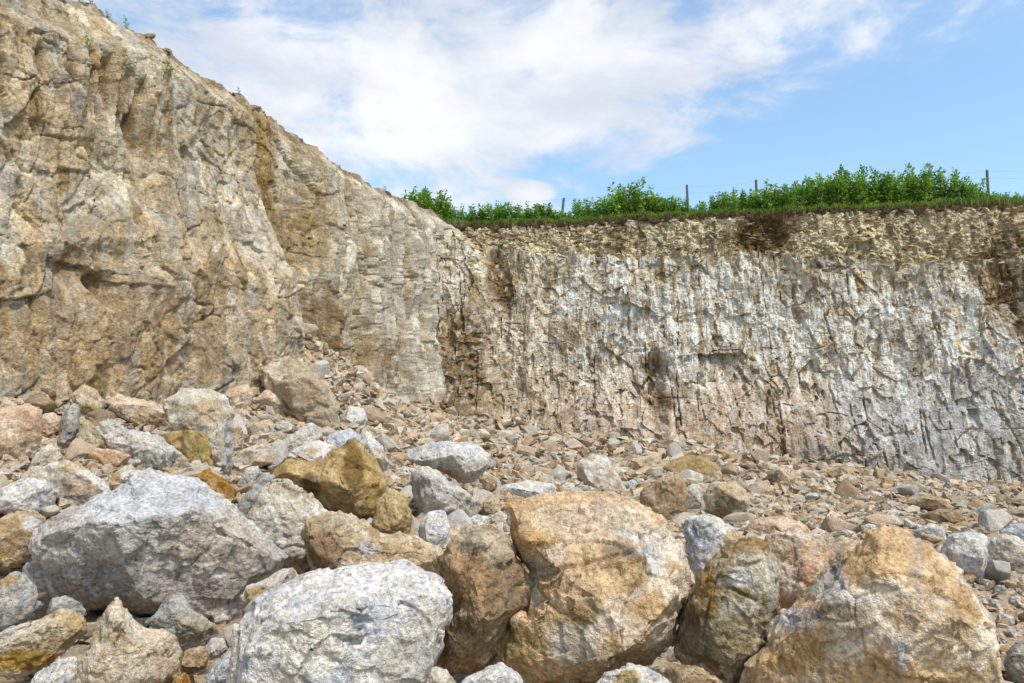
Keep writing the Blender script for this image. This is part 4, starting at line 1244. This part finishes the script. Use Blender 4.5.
def refine(V, Fc, it=2):
    for _ in range(it):
        E = np.sort(np.concatenate([Fc[:, [0, 1]], Fc[:, [1, 2]], Fc[:, [2, 0]]]), 1)
        ue, inv = np.unique(E, axis=0, return_inverse=True)
        inv = inv.ravel()
        n = len(V)
        V = np.concatenate([V, V[ue].mean(1)])
        k = len(Fc)
        a, b_, c_ = n + inv[:k], n + inv[k:2 * k], n + inv[2 * k:]
        Fc = np.concatenate([np.stack([Fc[:, 0], a, c_], 1), np.stack([a, Fc[:, 1], b_], 1), np.stack([c_, b_, Fc[:, 2]], 1), np.stack([a, b_, c_], 1)])
    return V, Fc


stone_meshes = []
for k in range(16):
    rs = np.random.default_rng(500 + k)
    V, Fc = refine(*hull_stone(rs, 16, .65), 2)
    E = np.concatenate([Fc[:, [0, 1]], Fc[:, [1, 2]], Fc[:, [2, 0]]])
    E = np.concatenate([E, E[:, ::-1]])
    cnt = np.bincount(E[:, 0], minlength=len(V))
    A = np.stack([np.bincount(E[:, 0], V[E[:, 1], j], len(V)) for j in range(3)], 1) / cnt[:, None]
    V = V + .55 * (A - V)
    V = V + vnormals(V, Fc) * (.06 * fbm(V * 2.4 + k, 3, .6, 300 + k))[:, None]
    g_ = 1 + .35 * fbm(V * 2.0 + k, 3, .6, 320 + k)[:, None]
    cc = np.concatenate([np.ones((len(V), 3)) * g_, np.full((len(V), 1), .6)], 1)
    stone_meshes.append(mesh_np('stone', V, Fc, cc, False, M_BOULDER))

# where traced boulders already fill the view
PK = [np.array(b['outl'], float) for b in B]
PD = [b['d'] for b in B]


def covered(px, py, dep, grow=1.0):
    out = np.zeros(len(px), bool)
    for P, d in zip(PK, PD):
        x0, y0 = P.min(0) - 2
        x1, y1 = P.max(0) + 2
        cand = np.nonzero((px > x0) & (px < x1) & (py > y0) & (py < y1) & ~out)[0]
        if not len(cand):
            continue
        ins = np.zeros(len(cand), bool)
        n = len(P)
        X, Y = px[cand], py[cand]
        for i in range(n):
            a, b_ = P[i], P[(i + 1) % n]
            cond = ((a[1] > Y) != (b_[1] > Y))
            xi = (b_[0] - a[0]) * (Y - a[1]) / (b_[1] - a[1] + 1e-9) + a[0]
            ins ^= cond & (X < xi)
        out[cand[ins]] = True
    return out


LAND = [b for b in B if b['label']]
used = {}
ORD = ['', 'second ', 'third ', 'fourth ', 'fifth ', 'sixth ', 'seventh ', 'eighth ', 'ninth ', 'tenth ']


def direction(dx, dy):
    if abs(dx) > 1.7 * abs(dy):
        return 'right of' if dx > 0 else 'left of'
    if abs(dy) > 1.7 * abs(dx):
        return 'just below' if dy > 0 else 'just above'
    return ('below and ' if dy > 0 else 'above and ') + ('right of' if dx > 0 else 'left of')


def auto_labels(items):
    """items: (object, px, py, size in px, colour name, shape word); each stone is located by the nearest traced boulder"""
    rec = {}
    for it in items:
        o_, px, py, sz, cn, shp = it
        ds = [math.hypot(px - b['cen'][0], py - b['cen'][1]) - .35 * math.sqrt(abs(poly_area(np.array(b['outl'], float)))) for b in LAND]
        j = int(np.argmin(ds))
        b = LAND[j]
        dr = direction(px - b['cen'][0], py - b['cen'][1])
        rec.setdefault((cn, shp, dr, b['short']), []).append((ds[j], o_))
    for (cn, shp, dr, sh_), lst in rec.items():
        lst.sort(key=lambda t_: t_[0])
        for k, (_, o_) in enumerate(lst):
            if len(lst) == 1:
                o_['label'] = f'{shp} {cn} stone {dr} the {sh_}'
            elif k < len(ORD):
                o_['label'] = f'{ORD[k]}nearest {shp} {cn} stone {dr} the {sh_}'
            else:
                o_['label'] = f'farther {shp} {cn} stone {dr} the {sh_}'


def shape_word(w_, h_, sz):
    s_ = 'small' if sz < 12 else ('middling' if sz < 17 else 'larger')
    if w_ > 1.75 * h_:
        return s_ + ' flat'
    return s_


items = []
for b in B:
    if not b['label']:
        ol = np.array(b['outl'])
        items.append((b['obj'], b['px'][0], b['px'][1], b['size'], CNAME[b['pal']], shape_word(np.ptp(ol[:, 0]), np.ptp(ol[:, 1]), b['size'])))

# scatter over the visible ground
rs = np.random.default_rng(77)
NCAND = 90000
X = np.concatenate([rs.uniform(-13, 23, NCAND), rs.uniform(-11, 8, 6000), rs.uniform(-9.5, -1, 3500)])
Y = np.concatenate([rs.uniform(4.2, 35, NCAND), rs.uniform(4.2, 24, 6000), rs.uniform(12, 31, 3500)])
pile = np.arange(len(X)) >= NCAND
sL = (X - LA[0]) * LN[0] + (Y - LA[1]) * LN[1]
sB = (X - BA[0]) * BN[0] + (Y - BA[1]) * BN[1]
Zg = ground_z(X, Y) - ground_drop(X, Y)
px, py, dep = project(np.stack([X, Y, Zg], 1))
thin = rs.random(len(X)) < np.where(pile, 1.0, 1 - .6 * ground_drop(X, Y) / .3)
ok = thin & (sL > -.6) & (sB > -1.2) & (px > -40) & (px < 1064) & (py < 720)
X, Y, Zg, px, py, dep, sB, sL, pile = [a[ok] for a in (X, Y, Zg, px, py, dep, sB, sL, pile)]
sz = 0.045 * (1 - rs.random(len(X))) ** (-1 / 1.75)
sz = np.clip(sz, .045, .42)
sz *= np.where(dep < 10, .8, 1.0) * np.clip(.55 + dep / 30, .6, 1.25)
sz = np.where(pile, rs.uniform(.08, .40, len(X)) * rs.uniform(.4, 1, len(X)) * np.where(dep < 9, .75, 1.0), sz)
blk = pile & (dep > 9) & (dep < 25) & (px < 720) & (rs.random(len(X)) < .12)
sz = np.where(blk, rs.uniform(.20, .38, len(X)), sz)
cov = covered(px, py, dep)
szpx = 2 * sz * F / dep
# the largest ones that show become stones of their own
score = np.where(cov, 0, szpx)
order = np.argsort(-score)
taken = []
for i in order:
    if len(taken) >= 195 or score[i] < 7:
        break
    if all((px[i] - px[j]) ** 2 + (py[i] - py[j]) ** 2 > (.42 * (szpx[i] + szpx[j])) ** 2 for j in taken):
        taken.append(i)
pn = ['tan', 'cream', 'cream', 'grey', 'pink', 'brown', 'tan', 'tan', 'cream', 'white']
for i in taken:
    k = int(rs.integers(16))
    pal = pn[int(rs.integers(len(pn)))]
    o = add('stone', stone_meshes[k], loc=(X[i], Y[i], Zg[i] + .28 * sz[i]), rot=(rs.normal(0, .35), rs.normal(0, .35), rs.uniform(0, 6.28)))
    fl_ = rs.uniform(.6, 1.2)
    o.scale = (sz[i] * rs.uniform(.9, 1.2), sz[i] * rs.uniform(.8, 1.1), sz[i] * fl_)
    m1, m2 = np.array(PAL[pal][0]), np.array(PAL[pal][1])
    o.color = tuple(rich((m1 + (m2 - m1) * rs.random()) * .92)) + (1,)
    o['category'] = 'stone'
    o['group'] = 'loose stones among the boulders'
    items.append((o, px[i], py[i], szpx[i], CNAME[pal], ('small' if szpx[i] < 12 else ('middling' if szpx[i] < 17 else 'larger')) + (' flat' if fl_ < .75 else '')))
auto_labels(items)

# everything finer: one mass of rubble
tk = np.zeros(len(X), bool)
tk[taken] = True
rest = np.nonzero(~tk & (szpx > 1.6))[0]
lib = [hull_stone(np.random.default_rng(900 + k), 9, .7) for k in range(24)]
pals = np.array([PAL[p_][j] for p_ in pn for j in (0, 1)])
VV, FF, CC, base_i = [], [], [], 0
for i in rest:
    V, Fc = lib[int(rs.integers(24))]
    a_, t1_, t2_ = rs.uniform(0, 6.283), rs.normal(0, .4), rs.normal(0, .4)
    s_ = min(sz[i], 9.5 * dep[i] / F) if not cov[i] else min(sz[i], 12 * dep[i] / F)
    M_ = np.array(Matrix.Rotation(a_, 3, 'Z') @ Matrix.Rotation(t1_, 3, 'X') @ Matrix.Rotation(t2_, 3, 'Y'))
    VV.append((V * (s_ * np.array([1.1, 1, rs.uniform(.6, 1.1)]))) @ M_.T + np.array([X[i], Y[i], Zg[i] + .25 * s_]))
    FF.append(Fc + base_i)
    base_i += len(V)
    cc = pals[int(rs.integers(len(pals)))] * rs.uniform(.8, 1.12) * np.array([.88, .835, .775])
    CC.append(np.tile(np.append(cc, .5), (len(V), 1)))
me = mesh_np('rubble', np.concatenate(VV), np.concatenate(FF), np.concatenate(CC), False, M_RUBBLE)
add('rubble', me, label='mass of small broken stone chips covering the quarry floor', cat='rubble', kind='stuff')

# ------------------------------------------------------------------ pieces of the rock faces
slabs = []
for k in range(8):
    V, Fc = hull_stone(np.random.default_rng(1300 + k), 14, .42)
    slabs.append(mesh_np('slab', V, Fc, np.tile([.60, .52, .37, .4], (len(V), 1)) * np.array([1, 1, 1, 1]) * (.85 + .04 * k), False, M_CLIFF))
bt = math.atan2(BT[1], BT[0])
for k in range(260):
    i = int(rs.integers(40, 570))
    tt = rs.uniform(.10, .97)
    vi = NV1 + int(tt * (NV2 - 1))
    P = Pb[i, vi]
    o = add('slab', slabs[int(rs.integers(8))], back_face, loc=tuple(P + np.append(BN * rs.uniform(-.06, .02), 0)), rot=(rs.normal(0, .12), rs.normal(0, .10), bt + rs.normal(0, .2)))
    L_ = rs.uniform(.12, .30)
    o.scale = (L_, rs.uniform(.12, .2), L_ * rs.uniform(.35, .7))
    g_ = rs.uniform(.75, 1.3)
    o.color = (g_ * 1.0, g_ * rs.uniform(.92, 1.02), g_ * rs.uniform(.85, 1.05), 1)
for k in range(70):      # ledge blocks and loose blocks along the white face
    i = int(rs.integers(60, 570))
    vi = NV1 - 1 - int(abs(rs.normal(0, 7)))
    P = Pb[i, vi]
    o = add('block', slabs[int(rs.integers(8))], back_face, loc=tuple(P + np.append(BN * rs.uniform(-.12, .0), 0)), rot=(rs.normal(0, .15), rs.normal(0, .15), bt + rs.normal(0, .3)))
    L_ = rs.uniform(.14, .36)
    o.scale = (L_, .2, L_ * rs.uniform(.5, 1.0))
    g_ = rs.uniform(.9, 1.25)
    o.color = (g_ * .92, g_ * 1.0, g_ * 1.25, 1)
# stones along the crest and on ledges of the left face
lpx, lpy, _ = project(LEFT_CREST)
for (x, s_) in ((150, .17), (168, .11), (234, .13), (262, .10), (301, .15), (348, .11), (388, .18)):
    i = int(np.argmin(np.abs(lpx - x)))
    o = add('crest_stone', stone_meshes[int(rs.integers(16))], left_face, loc=tuple(LEFT_CREST[i] + np.array([0, 0, .1 * s_])), rot=(rs.normal(0, .3), rs.normal(0, .3), rs.uniform(0, 6)))
    o.scale = (s_ * 1.3, s_, s_)
    o.color = (.40, .30, .19, 1)
LP = ALLP[:, :NV].reshape(-1, 3)
qx, qy, _ = project(LP)
for (x, y, s_) in ((85, 239, .10), (83, 243, .07), (143, 240, .09), (149, 247, .08), (146, 255, .08), (144, 266, .09), (138, 244, .06), (152, 240, .06)):
    i = int(np.argmin((qx - x) ** 2 + (qy - y) ** 2))
    o = add('ledge_stone', stone_meshes[int(rs.integers(16))], left_face, loc=tuple(LP[i]), rot=(rs.normal(0, .3), rs.normal(0, .3), rs.uniform(0, 6)))
    o.scale = (s_ * 1.4, s_, s_ * .7)
    o.color = (.52, .47, .40, 1)

# ------------------------------------------------------------------ shrubs, grass, fence along the top
def leaf_quad(P, dirv, up, L_, W_):
    side = np.cross(dirv, up)
    side /= np.linalg.norm(side) + 1e-9
    return [P, P + dirv * L_ * .5 + side * W_ * .5 + up * .01, P + dirv * L_, P + dirv * L_ * .5 - side * W_ * .5 + up * .01]


def shrub_meshes(seed, stems=9, height=1.0, spread=.42, leaves=46, lsz=.085):
    r_ = np.random.default_rng(seed)
    V, Fq_, C_, SV, SF = [], [], [], [], []
    for s_ in range(stems):
        a = r_.uniform(0, 6.283)
        h = height * r_.uniform(.55, 1.05)
        base_ = np.array([math.cos(a), math.sin(a), 0]) * r_.uniform(0, spread * .7)
        tip = base_ + np.array([math.cos(a) * r_.uniform(.05, spread * .7), math.sin(a) * r_.uniform(.05, spread * .7), h])
        prev = None
        for j in range(4):
            t_ = j / 3
            P = base_ + (tip - base_) * t_ + np.array([0, 0, -.1 * h * t_ * (1 - t_)])
            rad = .014 * (1 - .75 * t_)
            ring = [len(SV) + k for k in range(3)]
            for k in range(3):
                SV.append(P + rad * np.array([math.cos(k * 2.094), math.sin(k * 2.094), 0]))
            if prev:
                for k in range(3):
                    SF.append([prev[k], prev[(k + 1) % 3], ring[(k + 1) % 3], ring[k]])
            prev = ring
        tone = r_.uniform(.75, 1.25)
        for j in range(leaves):
            t_ = r_.uniform(.08, 1.02)
            P = base_ + (tip - base_) * t_
            a2 = r_.uniform(0, 6.283)
            rad = r_.uniform(.0, .17) * (1.15 - .75 * t_)
            dv = np.array([math.cos(a2), math.sin(a2), r_.uniform(-.3, .9)])
            dv /= np.linalg.norm(dv)
            P = P + dv * rad
            up = np.array([r_.normal(0, .5), r_.normal(0, .5), 1.0])
            L_ = lsz * r_.uniform(.7, 1.4)
            n_ = len(V)
            V += leaf_quad(P, dv, up, L_, L_ * r_.uniform(.45, .7))
            Fq_.append([n_, n_ + 1, n_ + 2, n_ + 3])
            g = tone * r_.uniform(.7, 1.3)
            C_ += [[g * r_.uniform(.85, 1.2), g, g * .9, 1]] * 4
    return (mesh_np('foliage', np.array(V), np.array(Fq_), np.array(C_), True, M_LEAF), mesh_np('stem', np.array(SV), np.array(SF), None, True, M_STEM))


variants = [shrub_meshes(40 + k, 14 + k % 3, 1.0, .62, 85, .105) for k in range(7)]
hx = np.array([400, 412, 425, 440, 455, 500, 560, 600, 630, 660, 690, 705, 720, 760, 800, 850, 900, 950, 972, 985])
hh = np.array([28, 36, 36, 26, 21, 23, 20, 26, 34, 26, 15, 18, 26, 24, 33, 38, 38, 36, 26, 13])
pos = []
x = 404.0
while x < 1040:
    pos.append(x)
    x += rs.uniform(7.0, 9.5) if x < 690 or x > 705 else 14
NUMW = ['first', 'second', 'third', 'fourth', 'fifth', 'sixth', 'seventh', 'eighth', 'ninth', 'tenth', 'eleventh', 'twelfth', 'thirteenth', 'fourteenth', 'fifteenth', 'sixteenth', 'seventeenth', 'eighteenth', 'nineteenth', 'twentieth'] + ['twenty-' + t_ for t_ in ('first', 'second', 'third', 'fourth', 'fifth', 'sixth', 'seventh', 'eighth', 'ninth')] + ['thirtieth'] + ['thirty-' + t_ for t_ in ('first', 'second', 'third', 'fourth', 'fifth')]
POSTPX = [560, 689, 757, 990]
SECT5 = 'right of the right post'
SECT = ['between left cliff and leaning post', 'between leaning and middle posts', 'between middle and short posts', 'between short and right posts']
cnt = {}
soil_px = project(SOIL[:, 11])[0]
for x in pos:
    i = int(np.argmin(np.abs(soil_px - x)))
    P = SOIL[i, 11].copy()
    P[:2] -= BN * rs.uniform(-.6, .9)
    hpx = 1.1 * np.interp(x, hx, hh) * rs.uniform(.84, 1.1)
    hm = hpx * P[1] / F
    fo, st = variants[int(rs.integers(7))]
    e = bpy.data.objects.new('shrub', None)
    COL.objects.link(e)
    e.location = tuple(P - np.array([0, 0, .06]))
    e.rotation_euler = (0, 0, rs.uniform(0, 6.28))
    wd = rs.uniform(.8, 1.15) * max(.9, hm ** .5)
    e.scale = (wd, wd, hm)
    sec = int(np.searchsorted(POSTPX, x))
    k = cnt.get(sec, 0)
    cnt[sec] = k + 1
    tall = 'tall' if hpx > 30 else ('low' if hpx < 21 else 'leafy')
    e['label'] = f'{tall} green shrub, {NUMW[k]} from left {(SECT + [SECT5])[sec]}'
    e['category'] = 'shrub'
    e['group'] = 'green shrubs along the cliff top'
    f_ = add('foliage', fo, e)
    add('stem', st, e)

# small plants on the left crest
tiny = [shrub_meshes(70 + k, 4, 1.0, .4, 16, .14) for k in range(3)]
for (x, h_, lab) in ((80, .42, 'small green weed at the very top left of the cliff crest'), (90, .36, 'small bushy weed right beside the topmost weed on the crest'),
                     (107, .24, 'thin purplish sprig on the crest below the top weeds'), (126, .36, 'thin upright sprig alone on the left crest'), (239, .28, 'tiny weed on the crest above the ochre recess'),
                     (386, .34, 'tiny green tuft on the crest just left of the shrubs')):
    i = int(np.argmin(np.abs(lpx - x)))
    fo, st = tiny[int(rs.integers(3))]
    e = bpy.data.objects.new('weed', None)
    COL.objects.link(e)
    e.location = tuple(LEFT_CREST[i] + np.array([0, 0, -.03]))
    e.scale = (h_ * .8, h_ * .8, h_)
    e['label'], e['category'], e['group'] = lab, 'weed', 'weeds on the left crest'
    add('foliage', fo, e)
    add('stem', st, e)
for (x, y, h_, lab) in ((168, 72, .5, 'grey-green weed growing in a gully below the left crest'), (86, 40, .3, 'faint mossy tuft on the cliff face under the top weeds')):
    i = int(np.argmin((qx - x) ** 2 + (qy - y) ** 2))
    fo, st = tiny[int(rs.integers(3))]
    e = bpy.data.objects.new('weed', None)
    COL.objects.link(e)
    e.location = tuple(LP[i] + np.append(LN * .05, -.1))
    e.scale = (h_ * .8, h_ * .8, h_)
    e['label'], e['category'], e['group'] = lab, 'weed', 'weeds on the left crest'
    add('foliage', fo, e)
    add('stem', st, e)

# grass fringe
NG = 30000
gi = rs.integers(0, U2 - 1, NG)
back_d = np.abs(rs.normal(0, .9, NG)) + .02
fr_i = np.clip(np.interp(back_d, [0, .2, .6, 1.2, 2.2, 5], [6.5, 9, 10, 11, 12, 13]), 6, 12.99)
lo = fr_i.astype(int)
G0 = SOIL[gi, lo] * (1 - (fr_i - lo))[:, None] + SOIL[gi, lo + 1] * (fr_i - lo)[:, None]
hgt = rs.uniform(.10, .30, NG) * np.where(pxb[gi] > 975, 1.5, 1.0)
an = rs.uniform(0, 6.283, NG)
ln = rs.normal(0, .10, (NG, 2))
ln -= np.where(back_d < .25, .12, 0)[:, None] * -BN
wv = .022
sdv = np.stack([np.cos(an), np.sin(an), np.zeros(NG)], 1) * wv
G0[:, 2] -= .03
tipv = G0 + np.concatenate([ln, hgt[:, None]], 1)
midv = G0 + np.concatenate([ln * .35, hgt[:, None] * .6], 1)
V = np.stack([G0 - sdv, G0 + sdv, midv + sdv * .8, midv - sdv * .8, tipv], 1).reshape(-1, 3)
k = np.arange(NG) * 5
Ft = np.concatenate([np.stack([k, k + 1, k + 2], 1), np.stack([k, k + 2, k + 3], 1), np.stack([k + 3, k + 2, k + 4], 1)])
tone = rs.uniform(.7, 1.3, NG)
Cg = np.repeat(np.stack([tone * rs.uniform(.8, 1.5, NG), tone, tone * .9, np.ones(NG)], 1), 5, 0)
me = mesh_np('grass', V, Ft, Cg, True, M_GRASS)
add('grass', me, label='short grass fringing the earth edge of the cliff top', cat='grass', kind='stuff')

# wire fence
fence = bpy.data.objects.new('wire_fence', None)
COL.objects.link(fence)
fence['label'], fence['category'] = 'wire fence on dark weathered wooden posts behind the cliff top shrubs', 'fence'
tops3 = []


def post_mesh(h, seed):
    r_ = np.random.default_rng(seed)
    bm = bmesh.new()
    rings = []
    for j, t_ in enumerate((0, .3, .6, .9, .985, 1.0)):
        rad = .066 * (1 - .12 * t_) * (.78 if j == 5 else 1)
        rings.append([bm.verts.new((rad * math.cos(k * .7854) * r_.uniform(.9, 1.1) + .02 * t_, rad * math.sin(k * .7854) * r_.uniform(.9, 1.1), h * t_ + (.02 * math.cos(k) if j == 5 else 0))) for k in range(8)])
    for a_, b_ in zip(rings[:-1], rings[1:]):
        for k in range(8):
            bm.faces.new((a_[k], a_[(k + 1) % 8], b_[(k + 1) % 8], b_[k]))
    bm.faces.new(rings[-1])
    me_ = bpy.data.meshes.new('post')
    bm.to_mesh(me_)
    bm.free()
    me_.materials.append(M_POST)
    return me_


for n_, (x, ytop, lean_) in enumerate(((430, 202, .0), (560, 198, .10), (689, 185, -.02), (757, 180, .0), (990, 170, .0), (1115, 166, .02), (1240, 160, 0))):
    i = int(np.argmin(np.abs(project(SOIL[:, 12])[0] - x)))
    P = SOIL[i, 12].copy()
    zt_ = CAMZ + ray(x, ytop)[2] * P[1]
    hgt_ = zt_ - P[2] + .3
    P[2] -= .3
    add('post', post_mesh(hgt_, n_), fence, loc=tuple(P), rot=(0, lean_, 0))
    tops3.append(P + np.array([lean_ * hgt_, 0, hgt_ - .08]))


def tube(pts, rad):
    V, Fq_ = [], []
    for p_ in pts:
        for k in range(4):
            V.append(p_ + rad * np.array([0, math.cos(k * 1.5708), math.sin(k * 1.5708)]))
    for j in range(len(pts) - 1):
        for k in range(4):
            Fq_.append([4 * j + k, 4 * j + (k + 1) % 4, 4 * j + 4 + (k + 1) % 4, 4 * j + 4 + k])
    return np.array(V), np.array(Fq_)


for dz in (0, -.32):
    pts = []
    for a_, b_ in zip(tops3[:-1], tops3[1:]):
        for t_ in np.linspace(0, 1, 9)[:-1]:
            p_ = a_ + (b_ - a_) * t_
            pts.append(p_ + np.array([0, -.06, dz - .10 * 4 * t_ * (1 - t_)]))
    pts.append(tops3[-1] + np.array([0, -.06, dz]))
    V, Fq_ = tube(pts, .003)
    add('wire', mesh_np('wire', V, Fq_, None, True, M_WIRE), fence)
print('tris', sum(len(o.data.polygons) * (2 if len(o.data.polygons) and o.data.polygons[0].loop_total == 4 else 1) for o in COL.objects if o.type == 'MESH'), 'rubble', len(rest), 'stones', len(taken))
